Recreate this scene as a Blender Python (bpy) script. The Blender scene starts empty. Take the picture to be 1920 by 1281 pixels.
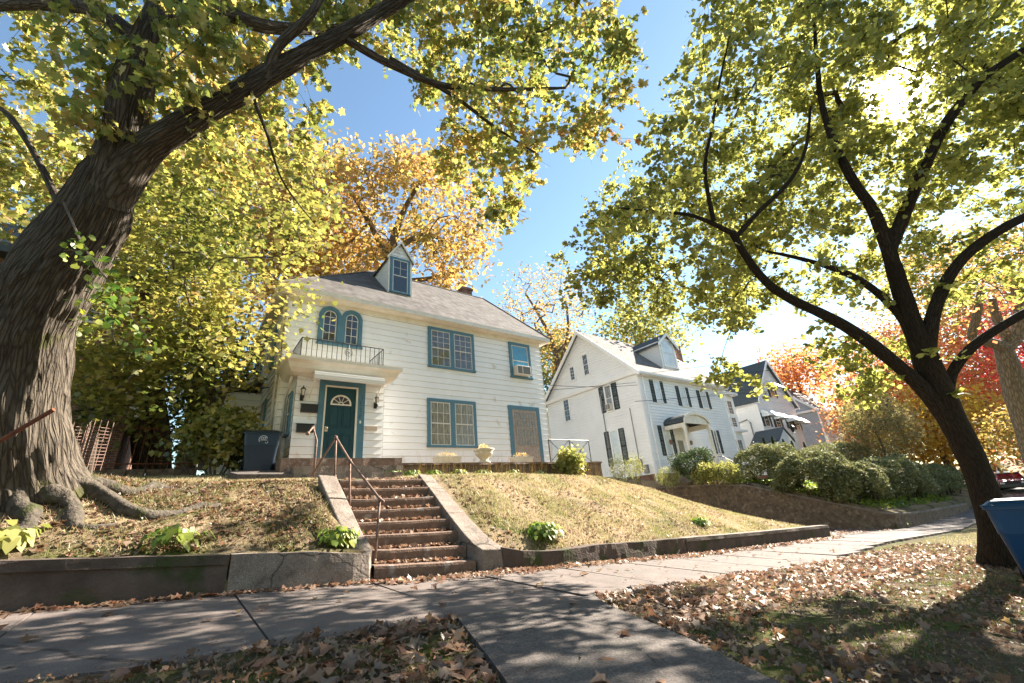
import bpy, math, random
import numpy as np
from mathutils import Vector, noise as mnoise
random.seed(7); RNG = np.random.default_rng(11)
R = math.radians; PI = math.pi
scene = bpy.context.scene
col = scene.collection

# ---------------------------------------------------------------- camera
F = 800.0
def unit(v):
    v = np.array(v, float); return v / np.linalg.norm(v)
AX = unit((2050-960, 640.5-860, -F)); _ay = unit((330-960, 640.5-1010, -F))
AZ = unit(np.cross(AX, _ay)); _d = AX @ _ay
AX = unit(AX - _ay*_d/2); AX = unit(AX - AZ*(AX @ AZ)); AY = np.cross(AZ, AX)
FWD = -np.array([AX[2], AY[2], AZ[2]])
def ray(px, py):
    c = np.array((px-960, 640.5-py, -F)); return np.array([c@AX, c@AY, c@AZ])
def WD(px, py, d):
    r = ray(px, py); return r*d/(r@FWD)
def WY(px, py, y):
    r = ray(px, py); return r*y/r[1]
cam = bpy.data.cameras.new('camera'); cam.sensor_width = 36; cam.lens = 36*F/1920
cam.clip_end = 2000; cam.clip_start = .05
co = bpy.data.objects.new('camera', cam); col.objects.link(co); scene.camera = co
from mathutils import Matrix
co.matrix_world = Matrix(((AX[0],AX[1],AX[2],0),(AY[0],AY[1],AY[2],0),(AZ[0],AZ[1],AZ[2],0),(0,0,0,1)))

# ---------------------------------------------------------------- materials
def M(name, c1, c2=None, rough=.8, scale=4, detail=5, bump=0, bscale=30, spec=.3, metal=0, c3=None, s3=1.0, t3=.6, bdist=.01, trans=0, stretch=None):
    m = bpy.data.materials.new(name); m.use_nodes = True; nt = m.node_tree; N = nt.nodes; L = nt.links
    b = N['Principled BSDF']; b.inputs['Roughness'].default_value = rough; b.inputs['Metallic'].default_value = metal
    b.inputs['Specular IOR Level'].default_value = spec
    b.inputs['Base Color'].default_value = (*c1, 1)
    tc = N.new('ShaderNodeTexCoord'); vec = tc.outputs['Object']
    if stretch:
        mp = N.new('ShaderNodeMapping'); mp.inputs['Scale'].default_value = stretch; L.new(vec, mp.inputs['Vector']); vec = mp.outputs[0]
    out = None
    if c2:
        n = N.new('ShaderNodeTexNoise'); n.inputs['Scale'].default_value = scale; n.inputs['Detail'].default_value = detail; n.inputs['Roughness'].default_value = .62
        L.new(vec, n.inputs['Vector'])
        r = N.new('ShaderNodeMapRange'); r.inputs[1].default_value = .32; r.inputs[2].default_value = .68; L.new(n.outputs[0], r.inputs[0])
        x = N.new('ShaderNodeMix'); x.data_type = 'RGBA'; x.inputs[6].default_value = (*c1, 1); x.inputs[7].default_value = (*c2, 1)
        L.new(r.outputs[0], x.inputs[0]); out = x.outputs[2]
    if c3:
        n = N.new('ShaderNodeTexNoise'); n.inputs['Scale'].default_value = s3; n.inputs['Detail'].default_value = 6
        L.new(vec, n.inputs['Vector'])
        r = N.new('ShaderNodeMapRange'); r.inputs[1].default_value = t3-.05; r.inputs[2].default_value = t3+.07; L.new(n.outputs[0], r.inputs[0])
        x = N.new('ShaderNodeMix'); x.data_type = 'RGBA'; x.inputs[7].default_value = (*c3, 1)
        if out: L.new(out, x.inputs[6])
        else: x.inputs[6].default_value = (*c1, 1)
        L.new(r.outputs[0], x.inputs[0]); out = x.outputs[2]
    if out: L.new(out, b.inputs['Base Color'])
    if bump:
        n = N.new('ShaderNodeTexNoise'); n.inputs['Scale'].default_value = bscale; n.inputs['Detail'].default_value = 6
        L.new(vec, n.inputs['Vector'])
        bp = N.new('ShaderNodeBump'); bp.inputs['Strength'].default_value = bump; bp.inputs['Distance'].default_value = bdist
        L.new(n.outputs[0], bp.inputs['Height']); L.new(bp.outputs[0], b.inputs['Normal'])
    return m

def LM(name, cols, trans=.58, patch=.6, wr=.55, rough=.5, tv=1.7):
    """leaf: colour varies from leaf to leaf and in loose patches; lets light through"""
    m = bpy.data.materials.new(name); m.use_nodes = True; nt = m.node_tree; N = nt.nodes; L = nt.links
    N.remove(N['Principled BSDF'])
    g = N.new('ShaderNodeNewGeometry'); tc = N.new('ShaderNodeTexCoord')
    n = N.new('ShaderNodeTexNoise'); n.inputs['Scale'].default_value = patch; n.inputs['Detail'].default_value = 3; L.new(tc.outputs['Object'], n.inputs['Vector'])
    a = N.new('ShaderNodeMath'); a.operation = 'MULTIPLY_ADD'; L.new(g.outputs['Random Per Island'], a.inputs[0]); a.inputs[1].default_value = wr
    s = N.new('ShaderNodeMapRange'); s.inputs[1].default_value = .3; s.inputs[2].default_value = .7; s.inputs[4].default_value = 1-wr; L.new(n.outputs[0], s.inputs[0]); L.new(s.outputs[0], a.inputs[2])
    cr = N.new('ShaderNodeValToRGB'); e = cr.color_ramp.elements
    while len(e) < len(cols): e.new(.5)
    for i, c in enumerate(cols): e[i].position = i/(len(cols)-1); e[i].color = (*c, 1)
    L.new(a.outputs[0], cr.inputs[0])
    d = N.new('ShaderNodeBsdfDiffuse'); t = N.new('ShaderNodeBsdfTranslucent'); gl = N.new('ShaderNodeBsdfGlossy'); gl.inputs['Roughness'].default_value = rough; gl.inputs['Color'].default_value = (.9,.9,.9,1)
    L.new(cr.outputs[0], d.inputs['Color'])
    hs = N.new('ShaderNodeHueSaturation'); hs.inputs['Saturation'].default_value = 1.0; hs.inputs['Value'].default_value = tv; L.new(cr.outputs[0], hs.inputs['Color']); L.new(hs.outputs[0], t.inputs['Color'])
    m1 = N.new('ShaderNodeMixShader'); m1.inputs[0].default_value = trans; L.new(d.outputs[0], m1.inputs[1]); L.new(t.outputs[0], m1.inputs[2])
    m2 = N.new('ShaderNodeMixShader'); m2.inputs[0].default_value = .05; L.new(m1.outputs[0], m2.inputs[1]); L.new(gl.outputs[0], m2.inputs[2])
    L.new(m2.outputs[0], N['Material Output'].inputs['Surface'])
    return m

def BRK(name, c1, c2, mortar, bw=.21, bh=.07, ms=.012, uvw='xz', bump=.5, rough=.9, offs=.5, dirt=None):
    m = bpy.data.materials.new(name); m.use_nodes = True; nt = m.node_tree; N = nt.nodes; L = nt.links
    b = N['Principled BSDF']; b.inputs['Roughness'].default_value = rough; b.inputs['Specular IOR Level'].default_value = .2
    tc = N.new('ShaderNodeTexCoord'); sp = N.new('ShaderNodeSeparateXYZ'); L.new(tc.outputs['Object'], sp.inputs[0])
    ad = N.new('ShaderNodeMath'); ad.operation = 'ADD'; L.new(sp.outputs[0], ad.inputs[0]); 
    if uvw == 'xz': L.new(sp.outputs[1], ad.inputs[1])
    else: ad.inputs[1].default_value = 0
    cb = N.new('ShaderNodeCombineXYZ'); L.new(ad.outputs[0], cb.inputs[0]); L.new(sp.outputs[2], cb.inputs[1])
    br = N.new('ShaderNodeTexBrick'); br.inputs['Scale'].default_value = 1; br.inputs['Brick Width'].default_value = bw; br.inputs['Row Height'].default_value = bh; br.inputs['Mortar Size'].default_value = ms
    br.inputs['Color1'].default_value = (*c1,1); br.inputs['Color2'].default_value = (*c2,1); br.inputs['Mortar'].default_value = (*mortar,1); br.offset = offs
    L.new(cb.outputs[0], br.inputs[0])
    n = N.new('ShaderNodeTexNoise'); n.inputs['Scale'].default_value = 3; n.inputs['Detail'].default_value = 8; L.new(tc.outputs['Object'], n.inputs[0])
    x = N.new('ShaderNodeMix'); x.data_type = 'RGBA'; x.blend_type = 'MULTIPLY'; L.new(br.outputs[0], x.inputs[6]); x.inputs[0].default_value = .8
    cr = N.new('ShaderNodeValToRGB'); cr.color_ramp.elements[0].position = .3; cr.color_ramp.elements[0].color = (.45,.42,.4,1); cr.color_ramp.elements[1].position = .65; L.new(n.outputs[0], cr.inputs[0]); L.new(cr.outputs[0], x.inputs[7])
    L.new(x.outputs[2], b.inputs['Base Color'])
    bp = N.new('ShaderNodeBump'); bp.inputs['Strength'].default_value = bump; bp.inputs['Distance'].default_value = .01; bp.invert = True; L.new(br.outputs['Fac'], bp.inputs['Height']); L.new(bp.outputs[0], b.inputs['Normal'])
    return m

def bark_mat(name, c_ridge, c_gap, us=9, vs=2.2, bump=1.0, moss=None, dist=.03):
    m = bpy.data.materials.new(name); m.use_nodes = True; nt = m.node_tree; N = nt.nodes; L = nt.links
    b = N['Principled BSDF']; b.inputs['Roughness'].default_value = .95; b.inputs['Specular IOR Level'].default_value = .15
    uv = N.new('ShaderNodeUVMap'); mp = N.new('ShaderNodeMapping'); mp.inputs['Scale'].default_value = (us, vs, 1); L.new(uv.outputs[0], mp.inputs[0])
    n0 = N.new('ShaderNodeTexNoise'); n0.inputs['Scale'].default_value = 1.2; n0.inputs['Detail'].default_value = 3; L.new(mp.outputs[0], n0.inputs[0])
    mx = N.new('ShaderNodeMix'); mx.data_type = 'RGBA'; mx.inputs[0].default_value = .36; L.new(mp.outputs[0], mx.inputs[6]); L.new(n0.outputs[1], mx.inputs[7])
    v = N.new('ShaderNodeTexVoronoi'); v.feature = 'DISTANCE_TO_EDGE'; v.inputs['Scale'].default_value = 3.2; L.new(mx.outputs[2], v.inputs[0])
    n = N.new('ShaderNodeTexNoise'); n.inputs['Scale'].default_value = 5; n.inputs['Detail'].default_value = 9; n.inputs['Roughness'].default_value = .7; L.new(mp.outputs[0], n.inputs[0])
    r = N.new('ShaderNodeMapRange'); r.inputs[2].default_value = .30; r.inputs[3].default_value = .25; L.new(v.outputs[0], r.inputs[0])
    rd = N.new('ShaderNodeTexNoise'); rd.noise_type = 'RIDGED_MULTIFRACTAL'; rd.inputs['Scale'].default_value = 1.9; rd.inputs['Detail'].default_value = 6; L.new(mx.outputs[2], rd.inputs[0])
    rm = N.new('ShaderNodeMapRange'); rm.inputs[1].default_value = .2; rm.inputs[2].default_value = 1.3; rm.inputs[3].default_value = 1.15; rm.inputs[4].default_value = .05; L.new(rd.outputs[0], rm.inputs[0])
    a0 = N.new('ShaderNodeMath'); a0.operation = 'MULTIPLY'; L.new(r.outputs[0], a0.inputs[0]); L.new(rm.outputs[0], a0.inputs[1])
    a = N.new('ShaderNodeMath'); a.operation = 'MULTIPLY'; L.new(a0.outputs[0], a.inputs[0]); L.new(n.outputs[0], a.inputs[1])
    cr = N.new('ShaderNodeValToRGB'); e = cr.color_ramp.elements; e[0].position = .04; e[0].color = (*c_gap,1); e[1].position = .5; e[1].color = (*c_ridge,1); L.new(a.outputs[0], cr.inputs[0])
    out = cr.outputs[0]
    if moss:
        tc = N.new('ShaderNodeTexCoord'); n3 = N.new('ShaderNodeTexNoise'); n3.inputs['Scale'].default_value = 2.2; n3.inputs['Detail'].default_value = 8; L.new(tc.outputs['Object'], n3.inputs[0])
        sp = N.new('ShaderNodeSeparateXYZ'); L.new(tc.outputs['Object'], sp.inputs[0])
        h = N.new('ShaderNodeMapRange'); h.inputs[1].default_value = 0.0; h.inputs[2].default_value = 1.0; h.inputs[3].default_value = .06; h.inputs[4].default_value = -.12; L.new(sp.outputs[2], h.inputs[0])
        ad = N.new('ShaderNodeMath'); L.new(n3.outputs[0], ad.inputs[0]); L.new(h.outputs[0], ad.inputs[1])
        rr = N.new('ShaderNodeMapRange'); rr.inputs[1].default_value = .54; rr.inputs[2].default_value = .64; L.new(ad.outputs[0], rr.inputs[0])
        x = N.new('ShaderNodeMix'); x.data_type = 'RGBA'; x.inputs[7].default_value = (*moss,1); L.new(out, x.inputs[6]); L.new(rr.outputs[0], x.inputs[0]); out = x.outputs[2]
    L.new(out, b.inputs['Base Color'])
    bp = N.new('ShaderNodeBump'); bp.inputs['Strength'].default_value = bump; bp.inputs['Distance'].default_value = dist; L.new(a.outputs[0], bp.inputs['Height']); L.new(bp.outputs[0], b.inputs['Normal'])
    return m

white = M('aged_white_siding', (.86,.86,.86), (.80,.795,.785), rough=.55, scale=1.3, bump=.12, bscale=25, c3=(.55,.47,.38), s3=2.2, t3=.68)
trimw = M('white_trim_paint', (.80,.76,.68), (.68,.62,.52), rough=.5, scale=3, bump=.1)
white2 = M('clean_white_siding', (.84,.84,.84), (.76,.76,.76), rough=.5, scale=.8, bump=.05)
teal = M('teal_window_paint', (.07,.165,.225), (.09,.195,.26), rough=.45, scale=6, c3=(.08,.19,.24), s3=9, t3=.64, bump=.15)
tealdark = M('dark_teal_door_paint', (.010,.048,.062), (.014,.058,.075), rough=.4, scale=5)
sashw = M('sash_white', (.72,.70,.66), (.5,.47,.42), rough=.5, scale=12)
glass = M('dark_window_glass', (.02,.025,.03), rough=.06, spec=.9); 
glassb = M('window_glass_with_blue_blind', (.05,.25,.38), (.04,.19,.31), rough=.12, scale=3, spec=.8)
glassc = M('window_glass_with_lace_curtain', (.30,.29,.25), (.09,.09,.08), rough=.12, scale=9, spec=.7, stretch=(3,3,.5))
glassw = M('window_glass_with_white_shade', (.62,.66,.68), (.45,.5,.54), rough=.12, scale=1.5, spec=.8)
blackm = M('black_iron', (.012,.012,.013), rough=.45, spec=.5)
shut = M('dark_green_shutter', (.010,.028,.035), (.015,.04,.048), rough=.5)
rust = M('rusty_pipe', (.13,.07,.05), (.26,.18,.15), rough=.7, scale=25, metal=.3, bump=.3, bscale=80)
rustbar = M('rusty_bar', (.20,.07,.035), (.09,.03,.02), rough=.85, scale=12, bump=.4, bscale=60)
conc = M('old_sidewalk_concrete', (.168,.138,.126), (.108,.087,.079), rough=.9, scale=3.5, detail=10, bump=.5, bscale=90, c3=(0.12,0.104,0.096), s3=1.6, t3=.57, bdist=.006)
conc2 = M('rough_path_concrete', (.145,.125,.115), (.080,.068,.063), rough=.95, scale=14, detail=8, bump=.9, bscale=110, c3=(0.12,0.108,0.096), s3=2, t3=.6, bdist=.01)
steps_m = M('weathered_step_stone', (.215,.145,.11), (.105,.066,.05), rough=.92, scale=5, detail=9, bump=.7, bscale=35, c3=(0.27,0.225,0.2025), s3=5, t3=.62, bdist=.02)
wall_m = M('old_wall_concrete', (0.1148,0.0850,0.0706), (0.0553,0.0399,0.0323), rough=.95, scale=2.6, detail=9, bump=.8, bscale=22, c3=(0.0425,0.0510,0.0187), s3=2.4, t3=.60, bdist=.03)
wall_l = M('pale_worn_concrete', (0.264,0.22,0.188), (0.16,0.128,0.108), rough=.95, scale=3, detail=9, bump=.7, bscale=26, c3=(0.128,0.104,0.088), s3=5, t3=.62, bdist=.02)
stonew = M('rubble_stone_wall', (0.2025,0.15,0.105), (0.0975,0.0675,0.0488), rough=.95, scale=4, detail=6, bump=1, bscale=12, c3=(0.255,0.195,0.1425), s3=7, t3=.6, bdist=.08)
roof_m = BRK('grey_asphalt_shingle', (0.132,0.121,0.1155), (0.1705,0.1568,0.1513), (0.0935,0.088,0.0825), bw=.3, bh=.13, ms=.012, bump=.6)
roof_d = M('dark_slate_roof', (.045,.055,.06), (.08,.09,.095), rough=.7, scale=6, bump=.4, bscale=20)
brick_m = BRK('red_brick', (.28,.10,.06), (.20,.075,.05), (.30,.25,.21))
bark_l = bark_mat('rugged_grey_brown_bark', (.185,.155,.122), (.022,.016,.012), us=9, vs=1.6, moss=(.085,.085,.03), dist=.08)
root_m = M('mossy_root_bark', (.12,.10,.078), (.04,.032,.025), rough=.95, scale=14, detail=9, bump=1, bscale=28, c3=(.05,.052,.02), s3=5, t3=.60, bdist=.03)
bark_r = bark_mat('dark_furrowed_bark', (.06,.045,.033), (.012,.009,.007), us=14, vs=2.5, dist=.03)
bark_b = bark_mat('grey_bark', (.20,.165,.13), (.06,.045,.035), us=8, vs=2)
twig_m = M('twig_brown', (.09,.07,.055), (.16,.13,.10), rough=.9, scale=8)
twig_d = M('twig_dark', (.045,.035,.028), (.07,.055,.04), rough=.9, scale=8)
L_maple = LM('maple_leaf_green_gold', [(.05,.085,.018),(.11,.14,.03),(.19,.21,.045),(.31,.29,.07),(.38,.26,.07),(.38,.17,.06)], patch=.55)
L_linden = LM('linden_leaf_yellow_green', [(0.0672,0.0896,0.0224),(0.1456,0.1624,0.0358),(0.2464,0.252,0.056),(0.3696,0.3584,0.0896),(0.4704,0.4368,0.1232)], patch=.7, wr=.6)
L_yel = LM('young_maple_leaf_yellow', [(.04,.07,.015),(.11,.135,.028),(.22,.22,.045),(.36,.31,.08),(.42,.27,.10)], trans=.52, patch=.45, wr=.5, tv=1.45)
L_gold = LM('oak_leaf_gold', [(.13,.13,.03),(.30,.22,.055),(.42,.27,.08),(.45,.21,.08)], trans=.5, patch=.35, wr=.5, tv=1.55)
L_oran = LM('orange_leaf', [(.34,.20,.055),(.48,.25,.07),(.54,.21,.08),(.50,.13,.06)], trans=.52, patch=.3, wr=.6, tv=1.65)
L_red = LM('scarlet_leaf', [(.52,.045,.05),(.58,.06,.06),(.52,.12,.06)], trans=.55, patch=.4, wr=.6, tv=1.6)
L_brown = LM('dull_olive_leaf', [(0.1080,0.1260,0.0360),(0.2160,0.1800,0.0630),(0.3060,0.1980,0.0900)], patch=.5)
L_dark = LM('dark_evergreen_leaf', [(0.021,0.039,0.012),(0.0525,0.0825,0.024),(0.105,0.135,0.045)], trans=.2, patch=1.5)
L_yew = LM('juniper_spray', [(0.0580,0.0755,0.0291),(0.1276,0.1450,0.0521),(0.2088,0.2088,0.0812),(0.3016,0.2668,0.1161)], trans=.25, patch=1.3, wr=.6)
L_host = LM('broad_green_leaf', [(.035,.09,.014),(.09,.16,.02),(.22,.27,.03),(.36,.36,.05)], trans=.4, patch=2)
L_hyd = LM('yellow_hydrangea_leaf', [(.13,.16,.035),(.27,.27,.065),(.38,.34,.11)], trans=.38, patch=2)
L_dry = LM('dry_flower', [(.36,.24,.10),(.45,.34,.14),(.28,.16,.08)], trans=.4, patch=3)
L_litter = LM('fallen_leaf', [(0.0610,0.0280,0.0153),(0.1322,0.0763,0.0508),(0.1830,0.1220,0.0864),(0.1932,0.0915,0.0407),(0.2288,0.1525,0.1017),(0.2135,0.1525,0.0254)], trans=.25, patch=1.2, wr=.85)
L_litr = LM('fallen_leaf_red', [(.15,.06,.035),(.23,.12,.07),(.26,.18,.12),(.12,.07,.045)], trans=.25, patch=1.2, wr=.85)
L_grass = LM('dry_lawn_grass', [(.10,.13,.03),(.22,.22,.075),(.42,.33,.20),(.47,.36,.25)], trans=.35, patch=1.1, wr=.5)
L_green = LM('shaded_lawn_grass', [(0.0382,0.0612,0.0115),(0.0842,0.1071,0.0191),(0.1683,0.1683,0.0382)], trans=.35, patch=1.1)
bin_m = M('blue_bin_plastic', (.003,.045,.125), (.004,.052,.14), rough=.38, spec=.5, scale=3, c3=(.02,.09,.17), s3=6, t3=.66)
bin_d = M('dark_teal_bin_plastic', (.001,.016,.04), (.0015,.02,.048), rough=.4, spec=.5)
rubber = M('black_rubber', (.015,.015,.015), rough=.7)
emblem = M('pale_print', (.5,.55,.58), rough=.6)
urn_m = M('cream_urn_plaster', (.66,.60,.50), (.5,.43,.34), rough=.8, scale=8, bump=.3)

def add_cracks(m, sc=.42, wid=.010, speck=160):
    """thin cracks and fine aggregate speckle for concrete"""
    nt = m.node_tree; N = nt.nodes; L = nt.links; b = N['Principled BSDF']; src = b.inputs['Base Color'].links[0].from_socket
    tc = N.new('ShaderNodeTexCoord'); ns = N.new('ShaderNodeTexNoise'); ns.inputs['Scale'].default_value = 2.5; ns.inputs['Detail'].default_value = 8; L.new(tc.outputs['Object'], ns.inputs[0])
    mx = N.new('ShaderNodeMix'); mx.data_type = 'RGBA'; mx.inputs[0].default_value = .22; L.new(tc.outputs['Object'], mx.inputs[6]); L.new(ns.outputs[1], mx.inputs[7])
    v = N.new('ShaderNodeTexVoronoi'); v.feature = 'DISTANCE_TO_EDGE'; v.inputs['Scale'].default_value = sc; L.new(mx.outputs[2], v.inputs[0])
    r = N.new('ShaderNodeMapRange'); r.inputs[1].default_value = wid*.4; r.inputs[2].default_value = wid; r.inputs[3].default_value = .45; L.new(v.outputs[0], r.inputs[0])
    s = N.new('ShaderNodeTexNoise'); s.inputs['Scale'].default_value = speck; s.inputs['Detail'].default_value = 2; L.new(tc.outputs['Object'], s.inputs[0])
    sr = N.new('ShaderNodeMapRange'); sr.inputs[1].default_value = .3; sr.inputs[2].default_value = .7; sr.inputs[3].default_value = .55; sr.inputs[4].default_value = 1.35; L.new(s.outputs[0], sr.inputs[0])
    mu = N.new('ShaderNodeMath'); mu.operation = 'MULTIPLY'; L.new(r.outputs[0], mu.inputs[0]); L.new(sr.outputs[0], mu.inputs[1])
    x = N.new('ShaderNodeVectorMath'); x.operation = 'SCALE'; L.new(src, x.inputs[0]); L.new(mu.outputs[0], x.inputs['Scale']); L.new(x.outputs[0], b.inputs['Base Color'])
add_cracks(conc, .30, .007); add_cracks(wall_l, .5, .006, 90)
add_cracks(conc2, .35, .006, 70)
# ---------------------------------------------------------------- objects
def tag(o, label, cat, group=None, kind=None):
    o['label'] = label; o['category'] = cat
    if group: o['group'] = group
    if kind: o['kind'] = kind
    return o
def struct(o, label, cat, kind='structure'):
    o['kind'] = kind; o['label'] = label; o['category'] = cat; return o
def thing(name, label, cat, loc=(0,0,0), group=None):
    o = bpy.data.objects.new(name, None); col.objects.link(o); o.location = loc; o.empty_display_size = .2
    return tag(o, label, cat, group)
def origin(p):
    v = Vector((0,0,0))
    while p is not None: v += Vector(p.location); p = p.parent
    return v

class B:
    """collects shapes in world metres; build() links them as one mesh object under its parent"""
    def __init__(s): s.v = []; s.f = []; s.uv = None
    def poly(s, pts):
        n = len(s.v); s.v += [tuple(map(float, p)) for p in pts]; s.f.append(tuple(range(n, n+len(pts))))
    def box(s, a, b):
        x0,y0,z0 = a; x1,y1,z1 = b; s.hexa([(x0,y0,z0),(x1,y0,z0),(x1,y1,z0),(x0,y1,z0),(x0,y0,z1),(x1,y0,z1),(x1,y1,z1),(x0,y1,z1)])
    def hexa(s, p):
        n = len(s.v); s.v += [tuple(map(float, q)) for q in p]
        s.f += [tuple(n+i for i in q) for q in ((0,3,2,1),(4,5,6,7),(0,1,5,4),(1,2,6,5),(2,3,7,6),(3,0,4,7))]
    def fb(s, fr, a0, a1, b0, b1, d0, d1):
        """box in a wall frame: along u, up z, out n"""
        o,u,n = fr; Z = np.array((0,0,1.))
        P = lambda a,b,d: o+u*a+Z*b+n*d
        s.hexa([P(a0,b0,d0),P(a1,b0,d0),P(a1,b0,d1),P(a0,b0,d1),P(a0,b1,d0),P(a1,b1,d0),P(a1,b1,d1),P(a0,b1,d1)])
    def prism(s, pts, ext):
        n = len(s.v); m = len(pts); e = np.array(ext, float)
        s.v += [tuple(map(float, p)) for p in pts] + [tuple(np.array(p, float)+e) for p in pts]
        s.f.append(tuple(range(n+m-1, n-1, -1))); s.f.append(tuple(range(n+m, n+2*m)))
        for i in range(m): j = (i+1) % m; s.f.append((n+i, n+j, n+m+j, n+m+i))
    def tube(s, pts, rad, seg=8, caps=True):
        pts = [np.array(p, float) for p in pts]
        if not hasattr(rad, '__len__'): rad = [rad]*len(pts)
        n0 = len(s.v); up = None
        for i, p in enumerate(pts):
            t = unit(pts[min(i+1, len(pts)-1)] - pts[max(i-1, 0)] + 1e-9)
            if up is None: up = np.array((0,0,1.)) if abs(t[2]) < .9 else np.array((1.,0,0))
            a = np.cross(t, up); a = a/ (np.linalg.norm(a)+1e-9); b = np.cross(a, t); up = b
            for k in range(seg):
                an = 2*PI*k/seg; s.v.append(tuple(p + (a*math.cos(an)+b*math.sin(an))*rad[i]))
        for i in range(len(pts)-1):
            for k in range(seg):
                q = (k+1) % seg; A = n0+i*seg
                s.f.append((A+k, A+q, A+seg+q, A+seg+k))
        if caps:
            s.f.append(tuple(n0+k for k in range(seg-1,-1,-1))); A = n0+(len(pts)-1)*seg; s.f.append(tuple(A+k for k in range(seg)))
    def lathe(s, c, prof, seg=20, sx=1, sy=1):
        n0 = len(s.v)
        for r, z in prof:
            for k in range(seg):
                a = 2*PI*k/seg; s.v.append((c[0]+r*math.cos(a)*sx, c[1]+r*math.sin(a)*sy, c[2]+z))
        for i in range(len(prof)-1):
            for k in range(seg):
                q = (k+1) % seg; A = n0+i*seg; s.f.append((A+k, A+q, A+seg+q, A+seg+k))
    def build(s, name, mat, parent=None, bevel=0, smooth=False):
        o = origin(parent); me = bpy.data.meshes.new(name)
        me.from_pydata([(x-o.x, y-o.y, z-o.z) for x,y,z in s.v], [], s.f); me.update()
        me.materials.append(mat); ob = bpy.data.objects.new(name, me); col.objects.link(ob); ob.parent = parent
        if smooth: me.polygons.foreach_set('use_smooth', [True]*len(me.polygons))
        if bevel:
            md = ob.modifiers.new('bevel', 'BEVEL'); md.width = bevel; md.segments = 2; md.limit_method = 'ANGLE'
        return ob

def npmesh(name, V, nper, mat, parent=None, smooth=False):
    """V: (faces*nper, 3) array of loose polygons"""
    o = origin(parent); V = V.reshape(-1,3) - np.array(o); n = len(V); nf = n//nper
    me = bpy.data.meshes.new(name); me.vertices.add(n); me.vertices.foreach_set('co', V.astype(np.float32).ravel())
    me.loops.add(n); me.loops.foreach_set('vertex_index', np.arange(n, dtype=np.int32))
    me.polygons.add(nf); me.polygons.foreach_set('loop_start', np.arange(0, n, nper, dtype=np.int32))
    me.update(calc_edges=True); me.materials.append(mat)
    ob = bpy.data.objects.new(name, me); col.objects.link(ob); ob.parent = parent
    return ob

SHP = {
 'maple': np.array([(0,-.5),(.16,-.28),(.42,-.34),(.36,-.08),(.5,.12),(.24,.14),(.2,.3),(0,.56),(-.2,.3),(-.24,.14),(-.5,.12),(-.36,-.08),(-.42,-.34),(-.16,-.28)])*.98,
 'round': np.array([(0,-.38),(.3,-.42),(.48,-.1),(.36,.26),(0,.56),(-.36,.26),(-.48,-.1),(-.3,-.42)]),
 'oak': np.array([(0,-.5),(.2,-.2),(.32,.1),(.14,.16),(.1,.5),(-.12,.42),(-.16,.12),(-.34,.0),(-.16,-.2)]),
 'quad': np.array([(0,-.5),(.36,0),(0,.5),(-.36,0)]),
 'long': np.array([(0,-.5),(.2,-.15),(.16,.2),(0,.5),(-.16,.2),(-.2,-.15)]),
 'blade': np.array([(-.5,0),(.5,0),(0,1)]),
}
def leaf_arr(C, size, shape, up=.6, fold=.25, nrm=None, jit=.35, droop=0.0):
    n = len(C); s = SHP[shape]; k = len(s)
    Nn = RNG.normal(size=(n,3))*(1-up) 
    if nrm is not None: Nn = Nn + nrm*up*1.4
    else: Nn[:,2] += up*1.4*RNG.choice([1,1,1,-1], n)
    Nn /= np.linalg.norm(Nn, axis=1)[:,None]+1e-9
    T = RNG.normal(size=(n,3)); T[:,2] -= droop
    T -= Nn*np.sum(T*Nn, 1)[:,None]; T /= np.linalg.norm(T, axis=1)[:,None]+1e-9
    U = np.cross(T, Nn); sz = size*(1+jit*RNG.uniform(-1,1,n))
    fo = RNG.uniform(-.2,1,n)*fold
    V = C[:,None,:] + sz[:,None,None]*(s[None,:,0:1]*U[:,None,:] + s[None,:,1:2]*T[:,None,:] + (np.abs(s[None,:,0:1])*fo[:,None,None] - (s[None,:,1:2]**2)*fo[:,None,None]*.5)*Nn[:,None,:])
    return V, k
def leaves(name, C, size, shape, mat, parent, **kw):
    V, k = leaf_arr(np.asarray(C), size, shape, **kw); return npmesh(name, V, k, mat, parent)
def blobpts(n, c, r, shell=.0):
    p = RNG.normal(size=(n,3)); p /= np.linalg.norm(p,axis=1)[:,None]
    rr = RNG.uniform(shell,1,n)**(1/3.) if shell == 0 else RNG.uniform(shell,1,n)
    return np.array(c) + p*rr[:,None]*np.array(r)

def sprays(C, ntw, L, nl, gravity=.35, spread=1.0):
    """leafy twiglets growing out of each cluster centre: returns twig segments, leaf points, leaf normals"""
    C = np.asarray(C); n = len(C)*ntw; A = np.repeat(C, ntw, 0)+RNG.normal(size=(n,3))*.04
    d = RNG.normal(size=(n,3)); d[:,2] = d[:,2]*.45; d /= np.linalg.norm(d,axis=1)[:,None]; ln = L*RNG.uniform(.45,1.25,n)
    B_ = A+d*ln[:,None]*spread; B_[:,2] -= gravity*ln
    nr = RNG.normal(size=(n,3))*.45; nr[:,2] += 1; nr /= np.linalg.norm(nr,axis=1)[:,None]
    t = RNG.uniform(.15,1.05,(n,nl)); P_ = A[:,None,:]*(1-t[:,:,None])+B_[:,None,:]*t[:,:,None]
    P_[:,:,2] -= (t*t*.10*ln[:,None]); P_ = P_+RNG.normal(size=P_.shape)*.035
    return A, B_, P_.reshape(-1,3), np.repeat(nr, nl, 0)
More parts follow.
